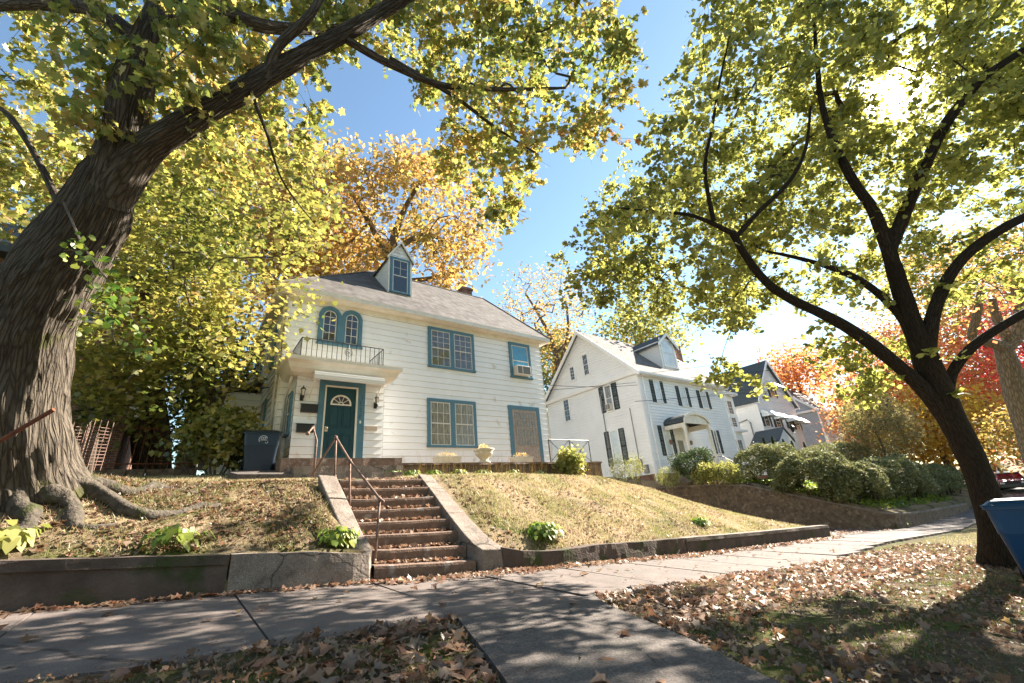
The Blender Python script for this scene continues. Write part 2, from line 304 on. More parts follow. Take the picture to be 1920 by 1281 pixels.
def twiglets(name, A, B_, r, mat, parent):
    d = B_-A; d /= np.linalg.norm(d,axis=1)[:,None]+1e-9; u = np.cross(d,[.3,.2,1.]); u /= np.linalg.norm(u,axis=1)[:,None]+1e-9; w = np.cross(d,u); Q=[]
    cs = [(math.cos(a),math.sin(a)) for a in (0,2.09,4.19)]; r2 = r*.4
    for k in range(3):
        c0,c1 = cs[k],cs[(k+1)%3]
        Q.append(np.stack([A+(u*c0[0]+w*c0[1])*r, A+(u*c1[0]+w*c1[1])*r, B_+(u*c1[0]+w*c1[1])*r2, B_+(u*c0[0]+w*c0[1])*r2],1))
    return npmesh(name, np.concatenate(Q), 4, mat, parent)
# skeletons
class Tree:
    def __init__(s): s.P = []; s.par = []; s.rad = []; s.tubes = []
    def limb(s, pts, rads, step=.12, join=None):
        """pts smoothed through; adds to the skeleton"""
        pts = [np.array(p, float) for p in pts]; out = []; ro = []
        m = len(pts)
        for i in range(m-1):
            p0 = pts[max(i-1,0)]; p1 = pts[i]; p2 = pts[i+1]; p3 = pts[min(i+2,m-1)]
            k = max(2, int(np.linalg.norm(p2-p1)/step))
            for j in range(k):
                t = j/k; out.append(.5*((2*p1)+(-p0+p2)*t+(2*p0-5*p1+4*p2-p3)*t*t+(-p0+3*p1-3*p2+p3)*t**3)); ro.append(rads[i]*(1-t)+rads[i+1]*t)
        out.append(pts[-1]); ro.append(rads[-1])
        s.tubes.append((out, ro))
        for i in range(0, len(out), 3): s.P.append(out[i]); s.par.append(-1); s.rad.append(ro[i])
        return out
    def grow(s, C, base=.0055, wig=.08, skip=0):
        C = np.asarray(C); P = [np.array(p) for p in s.P]; n0 = len(P)
        PA = np.array(P); D = np.linalg.norm(C[:,None]-PA[None], axis=2); best = D.min(1); bi = D.argmin(1)
        done = np.zeros(len(C), bool); nodes = list(P); par = [-1]*n0; 
        for _ in range(len(C)):
            j = int(np.argmin(np.where(done, 1e9, best))); done[j] = True
            a = nodes[bi[j]]; b = C[j]; L = np.linalg.norm(b-a); prev = int(bi[j])
            k = max(2, min(5, int(L/.3)+1))
            off = RNG.normal(size=3)*wig*L
            for q in range(1, k+1):
                t = q/k; p = a*(1-t)+b*t + off*math.sin(PI*t)*.8 + np.array((0,0,.10*L*math.sin(PI*t))) 
                nodes.append(p); par.append(prev); prev = len(nodes)-1
                d = np.linalg.norm(C-p, axis=1); m = d < best; best[m] = d[m]; bi[m] = prev
        cnt = np.zeros(len(nodes)); leaf = np.ones(len(nodes), bool)
        for i in range(n0, len(nodes)): leaf[par[i]] = False
        for i in range(len(nodes)-1, n0-1, -1):
            if leaf[i]: cnt[i] += 1
            if par[i] >= n0: cnt[par[i]] += cnt[i]
        s.nodes = nodes; s.npar = par; s.cnt = cnt; s.n0 = n0
        # chains
        kids = {}
        for i in range(n0, len(nodes)): kids.setdefault(par[i], []).append(i)
        s.tw = []
        starts = [(par[i], i) for i in range(n0, len(nodes)) if par[i] < n0]
        while starts:
            a, i = starts.pop(); ch = [a, i]
            while i in kids:
                ks = sorted(kids[i], key=lambda q: -cnt[q]); starts += [(i, q) for q in ks[1:]]; i = ks[0]; ch.append(i)
            rr = [base*math.sqrt(max(cnt[q],1)) for q in ch[1:]]; rr = [rr[0]*1.05]+rr; rr[-1] *= .5
            s.tw.append(([nodes[q] for q in ch], rr))
        return s
    def build_trunk(s, name, mat, parent, seg=16, rough=0.0, flare=None, flute=0):
        V=[];Fc=[];UV=[]
        o = origin(parent)
        for pts, rr in s.tubes:
            n0=len(V); up=None; L=0; sg = seg if rr[0]>.12 else 10
            for i,p in enumerate(pts):
                t=unit(pts[min(i+1,len(pts)-1)]-pts[max(i-1,0)]+1e-9)
                if up is None: up=np.array((1.,0,0)) if abs(t[2])>.6 else np.array((0,0,1.))
                a=np.cross(t,up); a/=np.linalg.norm(a)+1e-9; b=np.cross(a,t); up=b
                if i: L+=np.linalg.norm(p-pts[i-1])
                for k in range(sg):
                    an=2*PI*k/sg; d=a*math.cos(an)+b*math.sin(an); r=rr[i]
                    if flare: r*=flare(p,d)
                    if rough:
                        q=p+d*r; r+=rough*r*(mnoise.noise(Vector(q)*2.2)*1.2)
                        if flute:
                            r+=flute*min(1,rr[0]*3)*(abs(mnoise.noise(Vector((an*rr[0]*14,L*2.2,p[0]))))-.25)
                    V.append(tuple(p+d*r-np.array(o))); UV.append((k/sg*2*PI*max(rr[0],.05),L))
            for i in range(len(pts)-1):
                for k in range(sg):
                    q=(k+1)%sg; A=n0+i*sg; Fc.append((A+k,A+q,A+sg+q,A+sg+k))
            A=n0+(len(pts)-1)*sg; Fc.append(tuple(A+k for k in range(sg)))
        me=bpy.data.meshes.new(name); me.from_pydata(V,[],Fc); me.update()
        uvl=me.uv_layers.new(name='UVMap'); data=np.zeros((len(me.loops),2),np.float32); vi=np.zeros(len(me.loops),np.int32); me.loops.foreach_get('vertex_index',vi)
        data[:]=np.array(UV,np.float32)[vi]
        # keep the seam from smearing
        ls=np.zeros(len(me.polygons),np.int32); me.polygons.foreach_get('loop_start',ls)
        for st,f in zip(ls,Fc):
            if len(f)==4 and abs(data[st,0]-data[st+1,0])>max(data[st,0],data[st+1,0])*.5+1e-6:
                m=max(data[st,0],data[st+3,0]); w=m*1.0+ (m/ max(1,1))*0
                if data[st+1,0]<1e-6:
                    stepu=m/( (seg if m>.12*2*PI*.9 else 10)-1); data[st+1,0]=m+stepu; data[st+2,0]=m+stepu
        uvl.data.foreach_set('uv',data.ravel())
        me.polygons.foreach_set('use_smooth',[True]*len(me.polygons)); me.materials.append(mat)
        ob=bpy.data.objects.new(name,me); col.objects.link(ob); ob.parent=parent; return ob
    def build_twigs(s, name, mat, parent, seg=4):
        b=B()
        for pts, rr in s.tw: b.tube(pts, rr, seg=(7 if rr[0]>.03 else seg), caps=False)
        return b.build(name, mat, parent, smooth=True)
# ================================================================ GROUND
def sm(t): t = np.clip(t, 0, 1); return t*t*(3-2*t)
def S(x): return np.interp(x, [-30,10,26,38,62,110,220], [1.6,-1.315,-2.18,-2.38,-1.95,-.9,.5])
def XR(y): return 17.7-(y-6.6)*.42
def XW(y): return np.interp(y, [6.1,11.3,15.2,30], [25.3,23.0,21.4,21.2])
def lot1(x, y):
    T = S(x)+np.interp(x,[2,4.4],[.40,.22])
    pl = np.interp(y, [8.4,11,13,20], [.74,.98,1.38,1.7]) - np.interp(x, [7,12,15.5,18], [0,.18,.75,1.3])
    wy = np.interp(x, [5,14], [2.0,4.8]); t = np.clip((y-6.6)/wy, 0, 1); t = t**.85
    return T + (pl-T)*t
def lot2(x, y):
    base = S(x)+np.interp(x,[25,40],[.58,.45])
    up = np.interp(y, [6.1,11.3,15.2,20], [0,1.75,2.1,2.9])*np.interp(x,[25,45,60],[1,.95,.3])
    return base+up
def G(x, y, rel=True):
    x = np.asarray(x, float); y = np.asarray(y, float)
    z = S(x) - .04*np.clip(6.4-y, 0, 9)
    z = z - .16*sm((-2.55-y)/.05)                       # road level past the kerb
    z = z - .05*((y > 3.8) & (y < 6.3) & (x < 54))
    back = y > 6.42
    drive = S(x)+.05*np.clip(y-6.4,0,14)
    l1 = lot1(x,y); l2 = lot2(x,y)
    xr = XR(y); xw = XW(y)
    zz = np.where(x < xr, l1, np.where(x < xr+.7, l1+(drive-l1)*sm((x-xr)/.7), np.where(x < xw+.30, drive, l2)))
    z = np.where(back, zz, z)
    # the stairs are cut into the bank
    inst = (x > 2.2) & (x < 4.15) & (y > 6.2) & (y < 8.55)
    z = np.where(inst, np.minimum(z, -.95+(y-6.3)*.6), z)
    mound = .28*np.exp(-(((x+1.3)/.9)**2+((y-8.0)/.9)**2))
    return z + np.where(back & (x < 1.5), mound, 0)
def onG(px, py, off=0):
    r = ray(px, py); r = r/np.linalg.norm(r); t = .5
    while t < 300:
        p = r*t
        if p[2] <= float(G(p[0], p[1]))+off: break
        t += .02+.004*t
    return r*t
def spaced(a, b, parts):
    out = [a]
    while out[-1] < b:
        x = out[-1]; st = 6
        for lo, hi, s_ in parts:
            if lo <= x < hi: st = s_; break
        out.append(round(x+st, 4))
    return out
xs = spaced(-90, 240, [(-10,-4,.5),(-4,13,.13),(13,27,.25),(27,60,.8),(60,100,3)])
xs = sorted(set(xs+[2.19,2.21,4.14,4.16]))
ys = spaced(-24, 230, [(-24,-4,2),(-4,-1,.3),(-1,3.7,.12),(3.7,6.2,.3),(6.2,13,.14),(13,30,.8),(30,60,3)])
ys = sorted(set(ys+[-2.5,-2.6,6.3,6.41,6.43,8.54,8.56]))
Xg, Yg = np.meshgrid(xs, ys); Zg = G(Xg, Yg)
V = np.stack([Xg,Yg,Zg],-1).reshape(-1,3)
lump = np.array([mnoise.noise(Vector((p[0]*2.1,p[1]*2.1,0)))*.035+mnoise.noise(Vector((p[0]*7,p[1]*7,3)))*.012 if (abs(p[0])<40 and abs(p[1])<40) else 0 for p in V])
ok = ~((V[:,1]>3.5)&(V[:,1]<6.42)) & ~((V[:,0]>2.1)&(V[:,0]<4.3)&(V[:,1]<9)&(V[:,1]>6)) & (V[:,1]>-2.4)
V[:,2] += lump*ok
nx = len(xs); f = [(j*nx+i, j*nx+i+1, (j+1)*nx+i+1, (j+1)*nx+i) for j in range(len(ys)-1) for i in range(nx-1)]
me = bpy.data.meshes.new('ground'); me.from_pydata(V.tolist(), [], f); me.update()
def ground_mat():
    m = bpy.data.materials.new('ground_soil_and_lawn'); m.use_nodes = True; nt = m.node_tree; N = nt.nodes; L = nt.links; b = N['Principled BSDF']
    b.inputs['Roughness'].default_value = 1; b.inputs['Specular IOR Level'].default_value = .1
    tc = N.new('ShaderNodeTexCoord'); sp = N.new('ShaderNodeSeparateXYZ'); L.new(tc.outputs['Object'], sp.inputs[0])
    def noise(s, d=6):
        n = N.new('ShaderNodeTexNoise'); n.inputs['Scale'].default_value = s; n.inputs['Detail'].default_value = d; n.inputs['Roughness'].default_value=.65; L.new(tc.outputs['Object'], n.inputs[0]); return n.outputs[0]
    def ramp(v, a, c, cols):
        r = N.new('ShaderNodeValToRGB'); r.color_ramp.elements[0].position = a; r.color_ramp.elements[0].color = (*cols[0],1); r.color_ramp.elements[1].position = c; r.color_ramp.elements[1].color = (*cols[1],1); L.new(v, r.inputs[0]); return r.outputs[0]
    def mix(fac, a, c):
        x = N.new('ShaderNodeMix'); x.data_type = 'RGBA'; L.new(fac, x.inputs[0]); L.new(a, x.inputs[6]); L.new(c, x.inputs[7]); return x.outputs[2]
    def mr(v, a, c):
        r = N.new('ShaderNodeMapRange'); r.inputs[1].default_value = a; r.inputs[2].default_value = c; L.new(v, r.inputs[0]); return r.outputs[0]
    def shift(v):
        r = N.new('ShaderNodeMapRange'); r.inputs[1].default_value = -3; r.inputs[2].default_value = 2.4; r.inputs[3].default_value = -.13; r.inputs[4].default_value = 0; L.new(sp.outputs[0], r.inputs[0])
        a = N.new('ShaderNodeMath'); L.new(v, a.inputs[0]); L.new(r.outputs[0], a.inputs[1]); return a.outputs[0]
    soil = ramp(noise(9,9), .35, .65, [(.045,.032,.022),(.13,.095,.065)])
    moss = ramp(noise(16,9), .3, .7, [(.035,.045,.012),(.10,.11,.025)])
    dry = ramp(noise(11,9), .3, .7, [(.19,.14,.085),(.31,.235,.155)])
    lowl = mix(mr(noise(1.6), .42, .6), soil, moss)
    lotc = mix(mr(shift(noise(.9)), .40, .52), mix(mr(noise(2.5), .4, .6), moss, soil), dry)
    m1 = mix(mr(sp.outputs[1], 6.3, 6.6), lowl, lotc)
    road = ramp(noise(60), .3, .7, [(.045,.045,.046),(.075,.073,.07)])
    m2 = mix(mr(sp.outputs[1], -2.5, -2.56), m1, road)
    L.new(m2, b.inputs['Base Color'])
    bp = N.new('ShaderNodeBump'); bp.inputs['Strength'].default_value = .8; bp.inputs['Distance'].default_value = .03; L.new(noise(35,8), bp.inputs['Height']); L.new(bp.outputs[0], b.inputs['Normal'])
    return m
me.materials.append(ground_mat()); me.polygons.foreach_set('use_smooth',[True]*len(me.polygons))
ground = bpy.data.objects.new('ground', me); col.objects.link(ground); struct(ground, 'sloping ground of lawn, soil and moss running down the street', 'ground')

# driveway sheet between the two lots
b = B()
dys = np.arange(6.35, 19, .7)
for i in range(len(dys)-1):
    for t in range(6):
        q = []
        for (yy, tt) in ((dys[i],t),(dys[i],t+1),(dys[i+1],t+1),(dys[i+1],t)):
            x0 = XR(yy)+.72; x1 = XW(yy)-.12; x = x0+(x1-x0)*tt/6; q.append((x, yy, float(S(x)+.05*(yy-6.4))+.012))
        b.poly(q)
struct(b.build('driveway', conc2), 'concrete driveway strewn with leaves between lawn and stone wall', 'driveway')

# sidewalk slabs (one sheet of slabs with open joints)
b = B(); x = -8.60; rr = random.Random(3)
joints = []
while x < 52:
    w = 1.55; x1 = x+w-.016
    dz = [rr.uniform(-.012,.012) for _ in range(4)]
    y0 = 3.80 + (.0 if x < 9 else min(.75,(x-9)*.12)); y1 = 6.27
    tilt = rr.uniform(-.006,.006)
    def z(xx,yy): return float(S(xx))-.04*(6.4-yy)+.012
    # front edges are a little broken: several points along each edge
    n = 7; pts = []
    for i in range(n): pts.append((x+(x1-x)*i/(n-1), y0+rr.uniform(-.018,.018)-(0.03 if i in (0,n-1) else 0)*-1))
    top = [(px_, py_, z(px_,py_)+dz[0]*(1-i/(n-1))+dz[1]*i/(n-1)) for i,(px_,py_) in enumerate(pts)]
    ncol = 5; rows = [top]
    for j in range(1, ncol+1):
        t = j/ncol; row = []
        for i in range(n):
            xx = x+(x1-x)*i/(n-1); yy = pts[i][1]*(1-t)+y1*t
            row.append((xx, yy, z(xx,yy)+(dz[0]*(1-i/(n-1))+dz[1]*i/(n-1))*(1-t)+(dz[2]*(1-i/(n-1))+dz[3]*i/(n-1))*t))
        rows.append(row)
    for j in range(ncol):
        for i in range(n-1): b.poly([rows[j][i],rows[j][i+1],rows[j+1][i+1],rows[j+1][i]])
    low = lambda p: (p[0],p[1],p[2]-.13)
    for i in range(n-1): b.poly([low(rows[0][i]),low(rows[0][i+1]),rows[0][i+1],rows[0][i]])
    for j in range(ncol):
        b.poly([low(rows[j+1][0]),low(rows[j][0]),rows[j][0],rows[j+1][0]]); b.poly([low(rows[j][-1]),low(rows[j+1][-1]),rows[j+1][-1],rows[j][-1]])
    x += w
struct(b.build('sidewalk', conc), 'worn concrete sidewalk of large slabs crossing below the front wall', 'sidewalk')

# path from sidewalk towards the street
A1 = onG(868,1166); A2 = onG(1105,1134)
A3 = onG(945,1281); A4 = onG(1432,1281)
xl0, xr0 = 2.15, 3.9
xl0, xr0 = float(A1[0])-.02, float(A2[0])+.04; xl1, xr1 = float(A3[0]), float(A4[0]); yA = float(A3[1])
b = B(); ny = 16
def edge_l(y): return xl0+(xl1-xl0)*np.clip((3.79-y)/(3.79-float(A3[1])),0,1.7)
def edge_r(y): f_=np.clip((3.79-y)/(3.79-float(A4[1])),0,1.5); return xr0+(xr1-xr0)*f_+.10*np.sin(np.minimum(f_,1)*PI)+.25*np.exp(-f_*7)
def pth(t, s_):
    y = 3.79-6.2*t; xl = float(edge_l(y)); xr = float(edge_r(y))
    x = xl+(xr-xl)*s_+mnoise.noise(Vector((y*3,s_*9,1)))*.02*(s_ in (0,1)); return (x, y, float(S(x)-.04*(6.4-y))+.035+.006*mnoise.noise(Vector((x*3,y*3,5))))
for j in range(ny):
    if j in (4,9): pass
    for i in range(8):
        b.poly([pth(j/ny,i/8),pth(j/ny,(i+1)/8),pth((j+1)/ny-(.0015 if j==7 else 0),(i+1)/8),pth((j+1)/ny-(.0015 if j==7 else 0),i/8)])
for j in range(ny):
    for s_ in (0,1):
        p,q = pth(j/ny,s_),pth((j+1)/ny,s_); b.poly([p,q,(q[0],q[1],q[2]-.12),(p[0],p[1],p[2]-.12)])
struct(b.build('path', conc2), 'rough grey concrete path leading from the sidewalk toward the street', 'path')

# kerb of the street behind the viewer
b = B()
for i in range(-20, 60): 
    x0, x1 = i*1.5, i*1.5+1.49; b.hexa([(x0,-2.62,float(S(x0))-.7),(x1,-2.62,float(S(x1))-.7),(x1,-2.46,float(S(x1))-.7),(x0,-2.46,float(S(x0))-.7),(x0,-2.62,float(S(x0))-.345),(x1,-2.62,float(S(x1))-.345),(x1,-2.46,float(S(x1))-.345),(x0,-2.46,float(S(x0))-.345)])
struct(b.build('kerb', conc2), 'granite kerb along the street', 'kerb')
b = B()
for i in range(-10, 30): x0, x1 = i*4., i*4.+4; b.poly([(x0,-11,float(S(x0))-.52),(x1,-11,float(S(x1))-.52),(x1,-2.64,float(S(x1))-.50),(x0,-2.64,float(S(x0))-.50)])
struct(b.build('road', M('asphalt', (.05,.05,.052), (.075,.072,.07), rough=.9, scale=30, bump=.4, bscale=120)), 'asphalt street beyond the kerb', 'road')

b = B()
for k in range(30):
    y0, y1 = -2.4+k*1.2, -2.4+(k+1)*1.2
    for x0, x1 in ((55.5,59),(59,62),(62,66)): b.poly([(x0,y0,float(G(x0,y0))+.02),(x1,y0,float(G(x1,y0))+.02),(x1,y1,float(G(x1,y1))+.02),(x0,y1,float(G(x0,y1))+.02)])
struct(b.build('side_street', M('side_asphalt', (.09,.085,.08), (.12,.115,.11), rough=.9, scale=8)), 'side street crossing far down the block where cars are parked', 'road')
# ================================================================ WALLS
def wallmesh(pts, name, mat, label, parent=None, thick=.3, cap=.07, capout=.03, seg=.25, rough=.012, cat='wall', mcap=None):
    """pts: (x, y, ztop, zbottom) along the street face, thickness to the left of travel"""
    t = thing(name, label, cat, (pts[0][0], pts[0][1], pts[0][3])) if parent is None else parent
    P = [np.array(p, float) for p in pts]; D = []
    for i in range(len(P)-1):
        k = max(1, int(np.linalg.norm((P[i+1]-P[i])[:2])/seg)); D += [P[i]+(P[i+1]-P[i])*j/k for j in range(k)]
    D.append(P[-1])
    nrm = []
    for i in range(len(D)):
        d = D[min(i+1,len(D)-1)]-D[max(i-1,0)]; d = d[:2]/np.linalg.norm(d[:2]); nrm.append(np.array((-d[1], d[0])))
    def band(z0f, z1f, out, th, nz, nm, mt, rg=rough):
        b = B(); rows = []
        for i, p in enumerate(D):
            z1 = z1f(p); z0 = z0f(p); row = []
            for j in range(nz+1):
                z = z0+(z1-z0)*j/nz; w = mnoise.noise(Vector((p[0]*1.7,p[1]*1.7,z*3)))*rg*2+mnoise.noise(Vector((p[0]*6,p[1]*6,z*9)))*rg
                q = p[:2]-nrm[i]*(out+w); row.append((q[0],q[1],z))
            zt = z1+mnoise.noise(Vector((p[0]*3,p[1]*3,9)))*rg*.8
            row[-1] = (row[-1][0],row[-1][1],zt)
            q = p[:2]+nrm[i]*(th*.5); row.append((q[0],q[1],zt+.006)); q = p[:2]+nrm[i]*th; row.append((q[0],q[1],zt)); row.append((q[0],q[1],z0))
            rows.append(row)
        m = len(rows[0])
        for i in range(len(rows)-1):
            for j in range(m-1): b.poly([rows[i][j],rows[i+1][j],rows[i+1][j+1],rows[i][j+1]])
        b.poly(list(reversed(rows[0]))); b.poly(rows[-1])
        return b.build(nm, mt, t)
    if cap:
        band(lambda p: p[3]-.25, lambda p: p[2]-cap, 0, thick, 4, 'wall_body', mat)
        band(lambda p: p[2]-cap, lambda p: p[2], capout, thick+capout, 2, 'coping', mcap or mat, rough*.8)
    else: band(lambda p: p[3]-.25, lambda p: p[2], 0, thick, 6, 'wall_body', mat)
    return t
def sw(x, d=0): return float(S(x))+d
wallmesh([(-12,6.33,sw(-12,.5),sw(-12)),(-1.3,6.33,-.05,-.50),(.6,6.33,-.22,-.62)], 'retaining_wall', wall_m, 'dark brown coped retaining wall below the big tree, left of the stairs', thick=.32, cap=.10, capout=.035)
wallmesh([(.62,6.33,-.22,-.62),(1.5,6.30,-.30,-.69),(2.0,6.30,-.37,-.74),(2.22,6.34,-.40,-.76),(2.30,6.46,-.36,-.76),(2.31,6.72,-.20,-.76)], 'retaining_wall_end', wall_l, 'rounded pale patched wall end beside the foot of the stairs', thick=.24, cap=0, seg=.1)
wallmesh([(4.40,6.33,-.56,-.92),(4.75,6.22,-.66,-1.0),(5.6,6.20,-.74,-1.03),(6.6,6.28,-.76,-1.07),(8.0,6.33,-.85,-1.17),(9.5,6.34,-.93,-1.28)], 'retaining_wall_curved', wall_m, 'low curved wall with mossy patches along the lawn, right of the stairs', thick=.32, cap=0, seg=.12, rough=.02)
wallmesh([(9.53,6.34,-.93,-1.28),(13,6.34,-1.12,-1.48),(17.55,6.34,-1.34,-1.73),(17.75,6.34,-1.35,-1.74)], 'retaining_wall_straight', wall_m, 'straight mossy brown wall with pale coping ending at the driveway', thick=.34, cap=.08, capout=.03, mcap=wall_l)
# neighbour's rubble wall
wallmesh([(21.35,15.4,.50,-1.0),(22.2,13.2,.40,-1.2),(22.95,11.3,.22,-1.5),(24.2,8.6,-.75,-1.9),(25.1,6.7,-1.42,-2.1),(25.5,6.32,-1.50,-2.17),(26.2,6.25,-1.56,-2.2)], 'stone_wall', stonew, 'tall rubble stone wall stepping up beside the driveway under the junipers', thick=.4, cap=.08, capout=.02, mcap=wall_l, rough=.03)
wallmesh([(26.25,6.25,-1.58,-2.2),(30,6.22,-1.72,-2.35),(40,6.2,-1.95,-2.5)], 'stone_wall_low', stonew, 'low stone wall running along the far sidewalk under the junipers', thick=.4, cap=.08, capout=.02, mcap=wall_l, rough=.025)

# ---------------------------------------------------------------- stairs
st = thing('stone_stairs', 'worn brown stone stairs with leaves on the treads climbing the bank to the house', 'stairs', (3.1,6.4,-.76))
XL, XRr = 2.32, 3.93
stepL = [-.57,-.387,-.19,-.005,.18,.372,.56,.735]; stepR = [-.70,-.49,-.27,-.07,.14,.333,.53,.705]
for i in range(8):
    b = B(); y0 = 6.40+.27*i; n = 16; top0=[];top1=[];f0=[];
    for k in range(n+1):
        t = k/n; x = XL+(XRr-XL)*t; z = stepL[i]*(1-t)+stepR[i]*t
        w = mnoise.noise(Vector((x*4,i*3.1,0)))*.018 - .015*math.sin(PI*t)
        top0.append((x, y0+w*.7, z+w*.45)); top1.append((x, y0+.285, z+.012)); f0.append((x, y0+.025+w*.3, z-.21))
    for k in range(n):
        a,c = top0[k],top0[k+1]; nose = lambda p: (p[0],p[1]+.028,p[2]+.010); lo = lambda p: (p[0],p[1]-.004,p[2]-.035)
        b.poly([nose(a),nose(c),top1[k+1],top1[k]]); b.poly([a,c,nose(c),nose(a)]); b.poly([lo(a),lo(c),c,a]); b.poly([f0[k],f0[k+1],lo(c),lo(a)])
    b.build('step', steps_m, st, smooth=False)
b = B()
cx0,cx1 = XL-.02, XL-.27
b.hexa([(XL-.30,6.62,-1.1),(XL,6.62,-1.1),(XL,8.45,.2),(XL-.30,8.45,.2),(XL-.28,6.62,-.30),(XL,6.62,-.34),(XL-.02,8.45,.83),(XL-.34,8.45,.86)])
b.build('cheek_wall', wall_l, st, bevel=.02)
b = B()
path = [(3.93,4.22,8.50,.84,.80),(3.93,4.26,7.9,.46,.42),(3.93,4.30,7.3,.05,.01),(3.94,4.36,6.8,-.28,-.33),(3.97,4.44,6.5,-.47,-.52),(4.02,4.52,6.33,-.55,-.60)]
for i in range(len(path)-1):
    a0,a1,ya,za,zb = path[i]; c0,c1,yc,zc,zd = path[i+1]
    b.hexa([(c0,yc,-1.2),(c1,yc,-1.2),(a1,ya,min(-1.0,za-.6)),(a0,ya,min(-1.0,za-.6)),(c0,yc,zc),(c1,yc,zd),(a1,ya,zb),(a0,ya,za)])
b.build('cheek_wall', wall_l, st, bevel=.012)

# walk from stairs to porch + porch steps
b = B(); b.hexa([(2.3,8.5,.4),(3.9,8.5,.4),(4.2,11.0,.6),(2.2,11.0,.6),(2.3,8.5,.745),(3.9,8.5,.725),(4.2,11.0,1.0),(2.2,11.0,1.0)])
struct(b.build('front_walk', conc2), 'short concrete walk between stairs and porch', 'path')
ps = thing('porch_steps', 'crumbling concrete steps under the teal front door', 'steps', (3.2,11.6,1.0))
for (x0,x1,y0,y1,z0,z1) in ((2.35,4.6,10.86,11.2,.7,1.13),(2.1,4.75,11.18,11.52,.7,1.33),(1.85,4.85,11.5,12.75,.7,1.56)):
    b = B(); n = 14
    for k in range(n):
        xa, xb = x0+(x1-x0)*k/n, x0+(x1-x0)*(k+1)/n; fa, fb_ = [mnoise.noise(Vector((q*3,y0*5,1)))*.035 for q in (xa,xb)]
        b.hexa([(xa,y0+fa+.02,z0),(xb,y0+fb_+.02,z0),(xb,y1,z0),(xa,y1,z0),(xa,y0+fa,z1+fa*.4),(xb,y0+fb_,z1+fb_*.4),(xb,y1,z1),(xa,y1,z1)])
    b.build('step', wall_l if y0 < 11.5 else steps_m, ps)
b = B(); b.box((0.9,11.9,1.0),(1.95,13.2,1.33)); b.hexa([(1.0,11.2,.9),(2.1,11.2,.9),(2.0,11.9,.9),(.9,11.9,.9),(1.0,11.2,1.18),(2.1,11.2,1.16),(2.0,11.9,1.32),(.9,11.9,1.30)])
struct(b.build('concrete_pad', conc2), 'concrete pad under the dark bin beside the house', 'pad')

# terrace wall in front of the house
t_ = wallmesh([(4.9,11.75,1.44,.9),(13.1,11.75,1.44,.75)], 'terrace_wall', stonew, 'low dark stone terrace wall along the foot of the white house', thick=1.7, cap=.06, capout=.05, mcap=steps_m, rough=.03)

# ---------------------------------------------------------------- handrails
rail = thing('stair_handrail', 'tall rusty pipe handrail running down the stone stairs on three posts', 'handrail', (2.6,6.7,-.6))
def jn(b, p, r=.032): b.lathe(p, [(0,-r),(r*.8,-r*.7),(r,0),(r*.8,r*.7),(0,r)], 8)
p1b = np.array((2.38,6.66,-.52)); p1t = WY(712,936,6.66); p1b[0] = WY(702,1060,6.66)[0]
p2t = WY(656,864,7.75); p2b = WY(656,952,7.75); p3t = WY(630,820,8.55); p3b = WY(628,893,8.55)
p4 = WY(584,892,9.6)
for a, c in ((p1t,p1b),(p2t,p2b),(p3t,p3b)):
    b = B(); b.tube([a,c-np.array((0,0,.15))], .019, 10); jn(b, a); jn(b,c,.03); b.build('post', rust, rail, smooth=True)
b = B(); b.tube([p1t+(p1t-p2t)*.06+np.array((.03,0,0)),p1t,p2t,p3t+(p3t-p2t)*.05], .021, 10); b.tube([p3t,p4], .018, 8); b.build('rail', rust, rail, smooth=True)
rail2 = thing('porch_handrail', 'short hooked rusty pipe handrail beside the porch steps left of the door', 'handrail', (2.0,10.4,1.0))
q0 = WY(588,892,10.3); q1 = WY(594,826,10.3); q2 = WY(587,801,10.5); q3 = WY(577,813,10.2)
b = B(); b.tube([q0-np.array((0,0,.2)),q1,q2], .02, 10); b.build('post', rust, rail2, smooth=True)
b = B(); b.tube([q2,q3], .02, 10); jn(b,q3,.045); jn(b,q2); b.build('rail_end', rust, rail2, smooth=True)
# ================================================================ HOUSES
X1 = np.array((1.,0,0)); Y1 = np.array((0,1.,0)); Z1 = np.array((0,0,1.))
def clap(b, fr, a, c, z0, z1, ex=.2, out=.024):
    """clapboards between a(z) and c(z) along u"""
    o,u,n = fr
    fa = a if callable(a) else (lambda z: a); fc = c if callable(c) else (lambda z: c)
    z = z0
    while z < z1-1e-4:
        zt = min(z+ex, z1)
        P = lambda s_, zz, d: o+u*s_+Z1*zz+n*d
        gz = max(z+.01, zt-.015); A_, C_ = fa(z), fc(z); A1_, C1_ = fa(zt), fc(zt)
        b.poly([P(A_,z,out),P(C_,z,out),P(C1_,gz,.006),P(A1_,gz,.006)])
        b.poly([P(A1_,gz,.006),P(C1_,gz,.006),P(C1_,gz,-.012),P(A1_,gz,-.012)])
        b.poly([P(A1_,gz,-.012),P(C1_,gz,-.012),P(C1_,zt,-.012),P(A1_,zt,-.012)])
        b.poly([P(A_,z,-.012),P(C_,z,-.012),P(C_,z,out),P(A_,z,out)])
        z = zt
